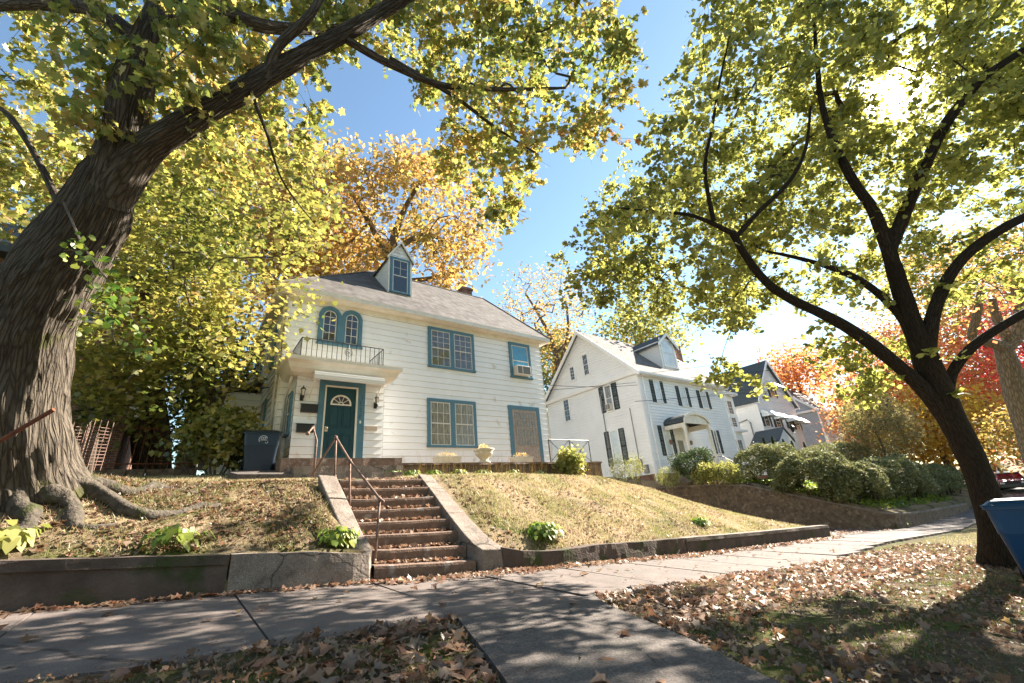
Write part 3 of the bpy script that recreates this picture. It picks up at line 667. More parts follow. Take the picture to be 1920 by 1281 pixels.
def window(fr, a0, a1, b0, b1, parent, case=None, sash=None, gl=None, lites=1, cols=3, rows=(2,2), cw=.1, d=.045, sill=True, mul=.09, opening=0, name='window'):
    case = case or teal; sash = sash or sashw; gl = gl or glass
    d += .025
    f = B(); f.fb(fr, a0, a0+cw, b0, b1, 0, d); f.fb(fr, a1-cw, a1, b0, b1, 0, d); f.fb(fr, a0+cw, a1-cw, b1-cw, b1, 0, d+.003)
    f.fb(fr, a0-.02 if sill else a0+cw, a1+.02 if sill else a1-cw, b0-.0, b0+cw*.6, 0, d+.03)
    ia0, ia1, ib0, ib1 = a0+cw, a1-cw, b0+cw*.6, b1-cw
    W = (ia1-ia0-mul*(lites-1))/lites
    for k in range(1, lites): f.fb(fr, ia0+k*W+(k-1)*mul, ia0+k*(W+mul), ib0, ib1, 0, d-.002)
    ob = f.build(name, case, parent)
    s_ = B(); g = B()
    for k in range(lites):
        x0 = ia0+k*(W+mul); x1 = x0+W; zm = (ib0+ib1)/2; e = .035; dd = .060
        s_.fb(fr,x0,x0+e,ib0,ib1,.03,dd); s_.fb(fr,x1-e,x1,ib0,ib1,.03,dd); s_.fb(fr,x0+e,x1-e,ib1-e,ib1,.03,dd-.001); s_.fb(fr,x0+e,x1-e,ib0,ib0+e,.03,dd-.001); s_.fb(fr,x0+e,x1-e,zm-.02,zm+.02,.03,dd+.004)
        for (lo, hi, rw) in ((zm+.02, ib1-e, rows[0]), (ib0+e, zm-.02, rows[1])):
            if rw == 0: continue
            for c_ in range(1, cols): xx = x0+e+(x1-x0-2*e)*c_/cols; s_.fb(fr,xx-.008,xx+.008,lo,hi,.042,dd-.006)
            for r_ in range(1, rw): zz = lo+(hi-lo)*r_/rw; s_.fb(fr,x0+e,x1-e,zz-.008,zz+.008,.0425,dd-.007)
        g.fb(fr,x0+.01,x1-.01,ib0+.01,ib1-.01,.030,.044)
    s_.build('sash', sash, ob); g.build('pane', gl, ob)
    return ob
def ac_unit(fr, a0, a1, b0, b1, parent):
    b = B(); b.fb(fr,a0,a1,b0,b1,.03,.30); o = b.build('air_conditioner', trimw, parent, bevel=.012)
    g = B(); n = 9
    g.fb(fr,a0+.03,a0+(a1-a0)*.36,b0+.04,b1-.04,.301,.304)
    g.fb(fr,a0+(a1-a0)*.42,a1-.03,b0+.04,b1-.04,.301,.304)
    g.build('grille', M('ac_grille',(.10,.095,.09),(.25,.24,.22),scale=40,rough=.6), o)

FR = lambda o,u,n: (np.array(o,float),np.array(u,float),np.array(n,float))
YF = 13.4
h = thing('main_house', 'white clapboard house with teal trim, hipped grey roof and one dormer above the stairs', 'house', (6.9,13.4,1.5))
ff = FR((0,YF,0),(1,0,0),(0,-1,0)); xl, xr = 1.88, 12.02; yb = 20.2
lf = FR((xl,0,0),(0,-1,0),(-1,0,0)); rf = FR((xr,0,0),(0,1,0),(1,0,0)); bf = FR((0,yb,0),(-1,0,0),(0,1,0))
b = B(); clap(b, ff, xl, xr, 1.66, 6.60, .215); clap(b, lf, -yb, -YF, 1.66, 6.60, .215); clap(b, rf, YF, yb, 1.66, 6.60, .215); clap(b, bf, -xr, -xl, 1.66, 6.60, .215)
b.build('wall', white, h)
b = B(); b.box((xl+.03,YF+.03,.9),(xr-.03,yb-.03,1.66)); b.build('foundation', wall_l, h)
b = B()
for x_, y_ in ((xl,YF),(xr,YF),(xl,yb)): b.box((x_-.02,y_-.02,1.65),(x_+.03,y_+.03,6.6))
# frieze, soffit
oh = .32; ze = 6.98
b.box((xl-.02,YF-.03,6.6),(xr+.02,yb+.03,6.80)); b.box((xl-oh,YF-oh,6.80),(xr+oh,yb+oh,6.84))
b.build('trim', trimw, h)
b = B()
g0,g1,g2,g3 = xl-oh-.06, xr+oh+.06, YF-oh-.06, yb+oh+.06
for (a_,c_) in (((g0,g2,6.82),(g1,g2+.10,6.98)),((g0,g3-.1,6.82),(g1,g3,6.98)),((g0,g2+.1,6.82),(g0+.1,g3-.1,6.98)),((g1-.1,g2+.1,6.82),(g1,g3-.1,6.98))): b.box(a_,c_)
b.build('gutter', trimw, h)
# roof
yr = 16.9; zr = 10.6; rl, rg = 5.65, 11.6
ex0,ex1,ey0,ey1 = xl-oh-.05, xr+oh+.05, YF-oh-.05, yb+oh+.05
E0,E1,E2,E3 = (ex0,ey0,ze),(ex1,ey0,ze),(ex1,ey1,ze),(ex0,ey1,ze); RL,RR = (rl,yr,zr),(rg,yr,zr)
b = B()
for q in ((E0,E1,RR,RL),(E1,E2,RR),(E2,E3,RL,RR),(E3,E0,RL)): b.poly(q); b.poly([(p[0],p[1],p[2]-.05) for p in reversed(q)])
for p,q in ((E0,E1),(E1,E2),(E2,E3),(E3,E0)): b.poly([p,q,(q[0],q[1],q[2]-.05),(p[0],p[1],p[2]-.05)])
roof = b.build('roof', roof_m, h)
b = B()
for p,q in ((RL,RR),(E0,RL),(E1,RR),(E3,RL)): b.tube([np.array(p)+Z1*.0,np.array(q)+Z1*.0], .045, 6)
b.build('ridge_cap', roof_m, roof)
b = B(); b.box((10.75,17.6,9.3),(11.35,18.15,11.35)); b.box((10.70,17.55,11.35),(11.40,18.2,11.47)); b.box((10.78,17.63,11.47),(11.32,18.12,11.55)); b.build('chimney', brick_m, roof)
# dormer
slope = (zr-ze)/(yr-ey0)
dy = 14.40; dx0, dx1 = 5.40, 6.34; dz0 = ze+slope*(dy-ey0)-.02; dz1 = 9.92; dpk = 10.62; dm = (dx0+dx1)/2
dorm = B(); dfr = FR((0,dy,0),(1,0,0),(0,-1,0))
clap(dorm, dfr, lambda z: dx0 if z<=dz1 else dx0+(z-dz1)/(dpk-dz1)*(dm-dx0), lambda z: dx1 if z<=dz1 else dx1-(z-dz1)/(dpk-dz1)*(dx1-dm), dz0, dpk-.02, .16)
ys_ = ey0+(dz1-ze)/slope
for xx, s_ in ((dx0,-1),(dx1,1)):
    fr = FR((xx,0,0),(0,-s_*-1.,0),(s_,0,0))
    z = dz0
    while z < dz1-.01:
        zt = min(z+.16,dz1); ya = ey0+(z-ze)/slope; yt = ey0+(zt-ze)/slope
        dorm.poly([(xx+s_*.014,dy,z),(xx+s_*.014,max(dy,ya),z),(xx+s_*.003,max(dy,yt),zt),(xx+s_*.003,dy,zt)]); dorm.poly([(xx,dy,z),(xx,max(ya,dy),z),(xx+s_*.014,max(dy,ya),z),(xx+s_*.014,dy,z)]); z = zt
dob = dorm.build('dormer', white, h)
b = B()
yk = ey0+(dpk+.1-ze)/slope
for s_ in (-1,1):
    xo = dm+s_*(dm-dx0+.10); zo = dz1-.12; top = (dm,dy-.14,dpk+.06); lo = (xo,dy-.14,zo); yo = ey0+(zo-ze)/slope
    q = [lo,top,(dm,yk,dpk+.06),(xo,yo,zo)]
    b.poly(q); b.poly([(p[0],p[1],p[2]-.06) for p in reversed(q)]); b.poly([lo,top,(top[0],top[1],top[2]-.06),(lo[0],lo[1],lo[2]-.06)]); b.poly([lo,(xo,yo,zo),(xo,yo,zo-.06),(lo[0],lo[1],lo[2]-.06)])
b.build('roof', roof_m, dob)
b = B()
for s_ in (-1,1):
    xo = dm+s_*(dm-dx0+.11); b.prism([(xo,dy-.16,dz1-.20),(dm,dy-.16,dpk-.03),(dm,dy-.16,dpk+.07),(xo,dy-.16,dz1-.10)],(0,.05,0))
    b.box((dm+s_*(dm-dx0)-.03,dy-.04,dz0),(dm+s_*(dm-dx0)+.03,dy+.02,dz1))
b.build('rake_trim', trimw, dob)
window(dfr, dx0+.06, dx1-.06, dz0+.03, dz1-.02, dob, lites=1, cols=2, rows=(2,0), cw=.09, gl=glass)
# windows of the front
window(ff, 6.58, 8.56, 5.02, 6.62, h, lites=2, cols=3, rows=(3,2), cw=.12, mul=.17, gl=M('glass_painted_reflection',(.10,.09,.07),(.03,.03,.03),rough=.05,scale=6,spec=1))  # mottled reflection of sky and tree painted into the pane colour
w_ = window(ff, 10.30, 11.42, 5.04, 6.62, h, lites=1, cols=1, rows=(0,0), cw=.13, gl=glassb)
ac_unit(ff, 10.46, 11.18, 5.13, 5.53, w_)
window(ff, 6.52, 8.50, 2.16, 3.86, h, lites=2, cols=3, rows=(2,2), cw=.12, mul=.19, gl=glassc)
# storm door at the right
b = B(); b.fb(ff,10.02,10.20,1.62,3.86,0,.045); b.fb(ff,11.46,11.62,1.62,3.86,0,.045); b.fb(ff,10.20,11.46,3.70,3.86,0,.047)
sd = b.build('side_door', teal, h)
lead = M('leaded_door_glass',(.10,.09,.075),(.30,.26,.21),rough=.3,scale=14,spec=.6)
woodw = M('peeling_door_paint',(.42,.38,.34),(.30,.22,.17),rough=.8,scale=14)
b = B(); b.fb(ff,10.20,11.46,1.62,3.70,.004,.032); b.build('door_leaf', woodw, sd)
b = B(); b.fb(ff,10.32,11.36,2.28,3.60,.032,.036); b.build('pane', lead, sd)
b = B()
for k in range(8):
    xx = 10.34+k*1.0/7; b.fb(ff,xx-.012,xx+.012,2.28,3.60,.037,.046)
for zz in (2.28,2.62,2.93,3.0,3.28,3.60): b.fb(ff,10.3,11.38,zz-.014,zz+.014,.0375,.048)
b.build('lattice', woodw, sd)
# arched pair
def arch(cx, hw, z0, zs, n=14): return [(cx-hw,z0)]+[(cx-hw*math.cos(PI*k/n),zs+hw*math.sin(PI*k/n)) for k in range(n+1)]+[(cx+hw,z0)]
aw = None; f = B()
def ring(b, fr, outer, inner, d0, d1):
    o,u,n = fr; P = lambda p,d: o+u*p[0]+Z1*p[1]+n*d
    m = len(outer)
    for i in range(m-1):
        b.hexa([P(outer[i],d0),P(outer[i+1],d0),P(inner[i+1],d0),P(inner[i],d0),P(outer[i],d1),P(outer[i+1],d1),P(inner[i+1],d1),P(inner[i],d1)])
c1,c2 = 3.12, 3.81
for c_ in (c1,c2):
    ring(f, ff, arch(c_,.345,5.42,6.30), arch(c_,.235,5.42,6.30), 0, .07); ring(f, ff, arch(c_,.235,5.42,6.30), arch(c_,.20,5.42,6.30), 0, .045)
    f.fb(ff,c_-.345,c_+.345,5.33,5.42,0,.10)
f.fb(ff, c1-.37, c2+.37, 5.30, 5.345, 0, .13)
awo = f.build('arched_window', teal, h)
g = B(); s_ = B()
for c_ in (c1,c2):
    pts = arch(c_,.205,5.42,6.30); o_ = ff[0]; g.prism([(p[0],YF-.028,p[1]) for p in pts],(0,.02,0))
    ring(s_, ff, arch(c_,.20,5.42,6.30), arch(c_,.175,5.42,6.30), .028, .04); s_.fb(ff,c_-.175,c_+.175,5.42,5.46,.028,.04)
    s_.fb(ff,c_-.009,c_+.009,5.46,6.49,.029,.038)
    for zz in (5.72,6.0,6.27): s_.fb(ff,c_-.175,c_+.175,zz-.009,zz+.009,.0295,.037)
g.build('pane', glass, awo); s_.build('sash', sashw, awo)
# left side details
for (y0,y1_,z0,z1_) in ((-15.6,-14.9,4.9,6.3),(-18.6,-17.9,4.9,6.3),(-16.0,-15.2,2.3,3.9),(-18.9,-18.0,2.3,3.9)): window(lf, y0, y1_, z0, z1_, h, cols=2)
# rear wing with its own lower roof
b = B(); wf = FR((.75,0,0),(0,-1,0),(-1,0,0)); clap(b, wf, -20.1, -16.9, 1.66, 4.5, .215); clap(b, FR((0,16.9,0),(1,0,0),(0,-1,0)), .75, 1.9, 1.66, 4.5, .215)
wing = b.build('side_wing', white, h)
b = B(); q = [(.35,16.6,4.5),(1.9,16.6,5.1),(1.9,20.4,5.1),(.35,20.4,4.5)]; b.poly(q); b.poly([(p[0],p[1],p[2]-.12) for p in reversed(q)]); b.poly([q[0],q[1],(1.9,16.6,4.98),(.35,16.6,4.38)]); b.poly([q[0],q[3],(.35,20.4,4.38),(.35,16.6,4.38)]); b.build('roof', trimw, wing)
window(wf, -18.2, -17.3, 2.3, 3.9, wing, cols=2, name='window')
b = B(); b.tube([(xl-.06,YF-.1,6.7),(xl-.06,YF+.25,6.45),(xl-.06,YF+.25,1.7)], .04, 8); b.build('downspout', trimw, h, smooth=True); b = B(); b.tube([(2.06,12.55,3.9),(2.06,12.9,3.7),(2.06,13.33,3.4),(2.06,13.33,1.5)], .035, 8); b.build('downspout', trimw, h, smooth=True); b = B(); b.tube([(.5,16.7,4.4),(.72,16.84,4.1),(.72,16.84,1.6)], .04, 8); b.build('downspout', trimw, h, smooth=True)

# vestibule
vy = 12.6; vx0, vx1 = 2.20, 4.68; vf = FR((0,vy,0),(1,0,0),(0,-1,0))
b = B(); clap(b, vf, vx0, vx1, 1.60, 4.02, .205, .024); clap(b, FR((vx0,0,0),(0,-1,0),(-1,0,0)), -YF, -vy, 1.6, 4.02, .205, .018); clap(b, FR((vx1,0,0),(0,1,0),(1,0,0)), vy, YF, 1.6, 4.02, .205, .018)
ves = b.build('vestibule', white, h)
window(FR((vx0,0,0),(0,-1,0),(-1,0,0)), -13.3, -12.78, 2.35, 3.55, ves, cols=1, rows=(0,0), cw=.07)
b = B()
prof = [(0,3.94),(-.10,3.97),(-.18,4.06),(-.22,4.18),(-.30,4.24),(-.30,4.34),(0,4.42)]
for k in range(len(prof)-1):
    (o1,z1_),(o2,z2_) = prof[k],prof[k+1]
    a0,a1,af = vx0-.12+o1, vx1+.06-o1, 12.42+o1*1.5; c0,c1_,cf = vx0-.12+o2, vx1+.06-o2, 12.42+o2*1.5
    b.poly([(a0,af,z1_),(a1,af,z1_),(c1_,cf,z2_),(c0,cf,z2_)]); b.poly([(a0,YF,z1_),(a0,af,z1_),(c0,cf,z2_),(c0,YF,z2_)]); b.poly([(a1,af,z1_),(a1,YF,z1_),(c1_,YF,z2_),(c1_,cf,z2_)])
b.poly([(vx0-.12,12.42,3.94),(vx0-.12,YF,3.94),(vx1+.06,YF,3.94),(vx1+.06,12.42,3.94)])
b.poly([(vx0-.12,12.42,4.42),(vx1+.06,12.42,4.42),(vx1+.06,YF,4.42),(vx0-.12,YF,4.42)])
b.build('porch_roof', trimw, ves)
# balcony rail
b = B(); ry = 12.14; r0,r1 = 2.14,4.46; zb,zt = 4.46,4.93
for p,q in (((r0,ry,zt),(r1,ry,zt)),((r0,ry,zt),(r0,YF,zt)),((r1,ry,zt),(r1,YF,zt))): b.tube([p,q], .014, 6)
for k in range(18): x_ = r0+(r1-r0)*k/17; b.tube([(x_,ry,zb-.06),(x_,ry,zt)], .009 if k%17 else .014, 5)
for x_ in (r0,r1):
    for k in range(1,8): y_ = ry+(YF-ry)*k/8; b.tube([(x_,y_,zb-.04),(x_,y_,zt)], .009, 5)
cx_ = 3.42
for sgn in (-1,1):
    b.tube([(cx_+sgn*.11*math.sin(a)*(1-.0*a), ry-.012, 4.66-.11*math.cos(a)) for a in np.linspace(0,PI,9)], .007, 5)
    b.tube([(cx_+sgn*(.05+.035*math.cos(a)), ry-.012, 4.66+.035*math.sin(a)) for a in np.linspace(0,2*PI,9)], .006, 5)
    b.tube([(cx_,ry-.012,4.82),(cx_+sgn*.06,ry-.012,4.87)], .006, 5)
b.tube([(cx_,ry-.012,4.45),(cx_,ry-.012,4.90)], .012, 6)
b.build('balcony_railing', blackm, ves)
# front door
b = B(); b.fb(vf,2.80,2.955,1.60,3.93,0,.05); b.fb(vf,3.885,4.10,1.60,3.93,0,.05); b.fb(vf,2.955,3.885,3.745,3.93,0,.052)
dsur = b.build('door_surround', teal, ves)
b = B(); b.fb(vf,2.955,2.995,1.60,3.745,0,.06); b.fb(vf,3.835,3.885,1.60,3.745,0,.06); b.fb(vf,2.995,3.835,3.70,3.745,0,.062); b.fb(vf,2.955,3.885,1.56,1.60,0,.12); b.build('door_frame', trimw, dsur)
b = B(); b.fb(vf,2.995,3.835,1.60,3.70,.0,.0279)
def panel(b,a0,a1,z0,z1_):
    for (p,q,r_,s2) in ((a0,a1,z0,z0+.018),(a0,a1,z1_-.018,z1_),(a0,a0+.018,z0+.018,z1_-.018),(a1-.018,a1,z0+.018,z1_-.018)): b.fb(vf,p,q,r_,s2,.028,.042)
    b.fb(vf,a0+.045,a1-.045,z0+.045,z1_-.045,.028,.038)
for (p,q) in ((3.10,3.37),(3.46,3.73)): panel(b,p,q,1.78,2.36); panel(b,p,q,2.55,3.14)
door = b.build('door', tealdark, ves)
b = B(); n=12; cxd=3.415; zd=3.22
pts=[(cxd-.29*math.cos(PI*k/n),zd+.27*math.sin(PI*k/n)) for k in range(n+1)]; pin=[(cxd-.245*math.cos(PI*k/n),zd+.225*math.sin(PI*k/n)) for k in range(n+1)]
ring(b, vf, pts, pin, .028, .05); b.fb(vf,cxd-.29,cxd+.29,zd-.04,zd,.028,.05)
pi2=[(cxd-.07*math.cos(PI*k/n),zd+.06*math.sin(PI*k/n)) for k in range(n+1)]; pi3=[(cxd-.05*math.cos(PI*k/n),zd+.04*math.sin(PI*k/n)) for k in range(n+1)]; ring(b, vf, pi2, pi3, .029,.046)
for an in (36,72,108,144): a_=R(an); b.tube([(cxd+.06*math.cos(a_),vy-.038,zd+.055*math.sin(a_)),(cxd+.25*math.cos(a_),vy-.038,zd+.23*math.sin(a_))], .009, 5)
fl = b.build('fanlight', trimw, door)
b = B(); b.prism([(p[0],vy-.034,p[1]) for p in pin],(0,.005,0)); b.build('pane', M('fanlight_glass',(.06,.035,.02),rough=.1,spec=.8), door)
b = B(); b.lathe((3.06,vy-.07,2.50),[(0,-.03),(.03,-.02),(.034,0),(.03,.02),(0,.03)],10); b.tube([(3.06,vy-.03,2.50),(3.06,vy-.07,2.5)],.012,6); b.fb(vf,3.02,3.10,2.42,2.56,.028,.034); b.build('handle', M('brass',(.6,.5,.35),rough=.3,metal=.8), door)
# digits on the jamb
def strokes(b, segs, cx, cz, w, hgt, y, r=.006):
    S7 = {'a':((0,1),(1,1)),'b':((1,1),(1,.5)),'c':((1,.5),(1,0)),'d':((0,0),(1,0)),'e':((0,0),(0,.5)),'f':((0,.5),(0,1)),'g':((0,.5),(1,.5))}
    for q in segs:
        (u0,v0),(u1,v1) = S7[q]; b.tube([(cx+(u0-.5)*w,y,cz+(v0-.5)*hgt),(cx+(u1-.5)*w,y,cz+(v1-.5)*hgt)], r, 5)
dig_m = M('bronze_digit',(.03,.075,.10),rough=.4)
for sgs, zz in (('bc',3.45),('afgcd',3.27),('abcfgd',3.09),('abged',2.91)):
    b = B(); strokes(b, sgs, 3.99, zz, .06, .11, vy-.056); b.build('house_number_digit', dig_m, dsur)
b = B(); b.fb(vf,3.965,4.005,2.68,2.76,.05,.06); b.build('doorbell', trimw, dsur)
# mailboxes
for k,(za,xa) in enumerate(((3.05,2.36),(2.50,2.30))):
    b = B(); b.fb(vf,xa,xa+.42,za-.13,za+.10,.02,.12); b.prism([(xa-.01,vy-.02,za+.10),(xa-.01,vy-.14,za+.07),(xa-.01,vy-.14,za+.095),(xa-.01,vy-.02,za+.125)],(.44,0,0)); o=b.build('mailbox', blackm, ves)
b = B(); b.fb(vf,4.15,4.50,2.50,2.62,.02,.05); b.build('name_plate', M('cream_plate',(.55,.43,.33),(.65,.55,.45),scale=30), ves)
def wall_lantern(c, parent):
    x_,z_ = c; b = B(); y_ = vy-.15
    b.lathe((x_,y_,z_+.10),[(0,.11),(.012,.10),(.012,.06),(.03,.05),(.075,.0),(.07,-.01)],8)
    b.lathe((x_,y_,z_-.10),[(.045,.02),(.05,0),(.035,-.05),(.015,-.09),(0,-.10)],8); b.tube([(x_,y_,z_-.15),(x_,vy-.02,z_-.12)],.012,6); b.fb(vf,x_-.045,x_+.045,z_-.2,z_-.02,.018,.035)
    for k in range(4):
        a_=PI/4+k*PI/2; b.tube([(x_+.045*math.cos(a_),y_+.045*math.sin(a_),z_-.09),(x_+.066*math.cos(a_),y_+.066*math.sin(a_),z_+.10)],.005,5)
    o=b.build('wall_lantern', blackm, parent)
    g=B(); g.lathe((x_,y_,z_),[(.036,-.085),(.058,.095)],8); g.build('lantern_glass', M('lantern_glass',(.45,.38,.3),rough=.1,spec=.8), o)
wall_lantern((2.36,3.44), ves); wall_lantern((4.42,3.36), ves)
# retracted awning
b = B(); 
for k in range(7):
    z0_=3.72+k*.03; b.fb(vf,2.50,4.45,z0_,z0_+.029,.62+.006*(k%2),.70+.008*(k%2)-.01*abs(k-3)*.5)
b.poly([(2.52,11.95,3.93),(4.43,11.95,3.93),(4.43,12.58,4.0),(2.52,12.58,4.0)]); b.poly([(2.52,11.95,3.90),(2.52,12.58,3.97),(4.43,12.58,3.97),(4.43,11.95,3.90)])
aw_=b.build('awning', M('white_awning_metal',(.82,.81,.80),rough=.4), ves)
for x_ in (2.56,4.40):
    b = B(); b.tube([(x_,12.58,3.9),(x_,11.98,3.79),(x_,12.58,3.35)],.014,6); b.build('bracket', trimw, aw_)

# ---------------------------------------------------------------- terrace pots
def urn(c, label):
    t = thing('garden_urn', label, 'planter', c)
    b = B(); b.lathe(c, [(0,0),(.20,0),(.20,.05),(.15,.09),(.14,.14),(.19,.20),(.27,.27),(.30,.33),(.27,.37),(.34,.40),(.35,.45),(.30,.46),(.26,.42)], 24); b.build('bowl', urn_m, t, smooth=True)
    C = blobpts(220, (c[0],c[1],c[2]+.50), (.20,.20,.13)); leaves('plant', C, .06, 'long', LM('urn_flower',[(.40,.15,.16),(.45,.36,.12),(.3,.3,.06)],patch=5), t)
uc = WY(908,866,11.95); urn((uc[0],11.95,1.44), 'cream stone urn of pink and yellow plants on the terrace wall')
def trough(px, label, w=.85):
    c = WY(px,866,11.98); c = (c[0],11.98,1.44); t = thing('flower_trough', label, 'planter', c)
    b = B(); x0,x1=c[0]-w/2,c[0]+w/2; b.hexa([(x0+.04,11.88,1.44),(x1-.04,11.88,1.44),(x1-.04,12.08,1.44),(x0+.04,12.08,1.44),(x0,11.84,1.62),(x1,11.84,1.62),(x1,12.12,1.62),(x0,12.12,1.62)]); b.box((x0-.015,11.825,1.62),(x1+.015,12.135,1.65)); b.build('box', trimw, t)
    leaves('plant', blobpts(200,(c[0],11.98,1.72),(w*.42,.12,.09)), .05, 'long', L_dry, t)
trough(838, 'cream flower trough of dry plants below the double window, left of the urn'); trough(978, 'cream flower trough of dry plants in front of the side door, right of the urn')
# terrace rail at the right corner
rl_ = thing('iron_railing', 'black iron railing with crossed bars behind the yellow bush at the house corner', 'railing', (12.6,12.0,1.4))
b = B(); ra = WY(1028,824,12.6); rb = WY(1103,826,12.6); z0_=1.3
P0=(ra[0],12.6,ra[2]); P1=(rb[0],12.6,ra[2]); pm=((P0[0]+P1[0])/2,12.6,ra[2])
for p in (P0,pm,P1): b.tube([p,(p[0],p[1],z0_)],.02,6)
b.tube([P0,P1],.018,6); b.tube([P0,(pm[0],12.6,1.55)],.012,5); b.tube([pm,(P0[0],12.6,1.55)],.012,5); b.tube([pm,(P1[0],12.6,1.55)],.012,5); b.tube([P1,(pm[0],12.6,1.55)],.012,5)
b.build('rail', blackm, rl_)

# ---------------------------------------------------------------- bins
def wheelie(name, label, c, w, d, hgt, rot, mat, mlid, emb, lid_over=.03):
    t = thing(name, label, 'wheeled bin', c); cr, sr = math.cos(rot), math.sin(rot)
    T = lambda p: (c[0]+p[0]*cr-p[1]*sr, c[1]+p[0]*sr+p[1]*cr, c[2]+p[2])
    def rbox(b, w0,d0,z0_,w1,d1,z1_, oy0=0, oy1=0, r=.06):
        def loop(w_,d_,z_,oy):
            o=[]
            for sx,sy in ((1,1),(-1,1),(-1,-1),(1,-1)):
                for k in range(4):
                    a_=math.atan2(sy,sx)-PI/4+k*PI/6; o.append(T((sx*(w_/2-r)+r*math.cos(a_), sy*(d_/2-r)+oy+r*math.sin(a_), z_)))
            return o
        A,Bq=loop(w0,d0,z0_,oy0),loop(w1,d1,z1_,oy1); n=len(A)
        b.poly(list(reversed(A))); b.poly(Bq)
        for i in range(n): b.poly([A[i],A[(i+1)%n],Bq[(i+1)%n],Bq[i]])
    b=B(); rbox(b,w*.78,d*.70,.03,w*.93,d*.92,hgt*.62,.02,0); rbox(b,w*.95,d*.95,hgt*.62,w*.99,d*.99,hgt*.90); rbox(b,w*1.06,d*1.06,hgt*.90,w*1.06,d*1.06,hgt*.935); b.build('bin_body', mat, t)
    b=B(); rbox(b,w*1.09,d*1.12,hgt*.937,w*1.07,d*1.10,hgt*.955); rbox(b,w*1.03,d*1.06,hgt*.955,w*.86,d*.9,hgt,r=.08); b.build('lid', mlid, t)
    b=B(); b.tube([T((-w*.4,d*.62,hgt*.9)),T((w*.4,d*.62,hgt*.9))],.016,8)
    for q in (-.4,.4): b.tube([T((w*q,d*.5,hgt*.88)),T((w*q,d*.62,hgt*.9))],.014,6)
    b.build('handle', mlid, t)
    for q in (-1,1):
        b=B(); 
        prof=[(0,-.03),(.10,-.03),(.115,-.015),(.115,.015),(.10,.03),(0,.03)]
        cc=(q*w*.46, d*.36, .115); n0=len(b.v); sg=16
        for r_,z_ in prof:
            for k in range(sg):
                a_=2*PI*k/sg; b.v.append(T((cc[0]+z_,cc[1]+r_*math.cos(a_),cc[2]+r_*math.sin(a_))))
        for i in range(len(prof)-1):
            for k in range(sg): k2=(k+1)%sg; A=n0+i*sg; b.f.append((A+k,A+k2,A+sg+k2,A+sg+k))
        b.build('wheel', rubber, t)
    # emblem: a ring with a small script mark, printed on the face
    b=B(); fy = -d*.485-.004
    ex,ez = emb
    def arcb(cx,cz,r_,a0,a1,th,n=14):
        for k in range(n):
            q0,q1=a0+(a1-a0)*k/n,a0+(a1-a0)*(k+1)/n
            pts=[(cx+rr_*math.cos(q_),cz+rr_*math.sin(q_)) for rr_,q_ in ((r_,q0),(r_,q1),(r_+th,q1),(r_+th,q0))]
            b.prism([T((p[0],fy-.002-.02*(p[1]/hgt-.7),p[1])) for p in pts], (sr*.004,-cr*.004,0))
    arcb(ex,ez,.085,R(20),R(215),.014); arcb(ex-.03,ez+.03,.02,0,2*PI,.010,8); arcb(ex+.02,ez+.03,.02,0,2*PI,.010,8); arcb(ex+.06,ez+.035,.018,R(90),R(300),.010,8)
    for k in range(5): arcb(ex-.05+k*.03,ez-.025,.012,0,PI,.008,5)
    arcb(ex+.075,ez-.06,.022,R(180),R(400),.010,8)
    b.build('emblem', emblem, t); return t
wheelie('wheeled_bin', 'dark teal wheeled bin with pale round emblem beside the vestibule', (1.50,12.35,1.33), .78,.66,.98, R(-4), bin_d, M('black_lid',(.012,.018,.02),rough=.5), (.02,.74))
# ================================================================ NEIGHBOURING HOUSES
def WX(px, py, x):
    r = ray(px, py); return r*x/r[0]
def rect_y(p, q, y):
    a = WY(*p, y); c = WY(*q, y); return min(a[0],c[0]), max(a[0],c[0]), min(a[2],c[2]), max(a[2],c[2])
def rect_x(p, q, x):
    a = WX(*p, x); c = WX(*q, x); return min(a[1],c[1]), max(a[1],c[1]), min(a[2],c[2]), max(a[2],c[2])
def shutters(fr, a0, a1, z0, z1, parent, w=.38):
    for (p,q) in ((a0-w-.01,a0-.01),(a1+.01,a1+w+.01)):
        b = B(); b.fb(fr,p,p+.05,z0,z1,.016,.06); b.fb(fr,q-.05,q,z0,z1,.016,.06); b.fb(fr,p+.05,q-.05,z1-.06,z1,.016,.059); b.fb(fr,p+.05,q-.05,z0,z0+.06,.016,.059); b.fb(fr,p+.05,q-.05,(z0+z1)/2-.03,(z0+z1)/2+.03,.016,.0585)
        z = z0+.07
        while z < z1-.08: b.fb(fr,p+.05,q-.05,z,z+.03,.016,.05); z += .045
        b.build('shutter', shut, parent)
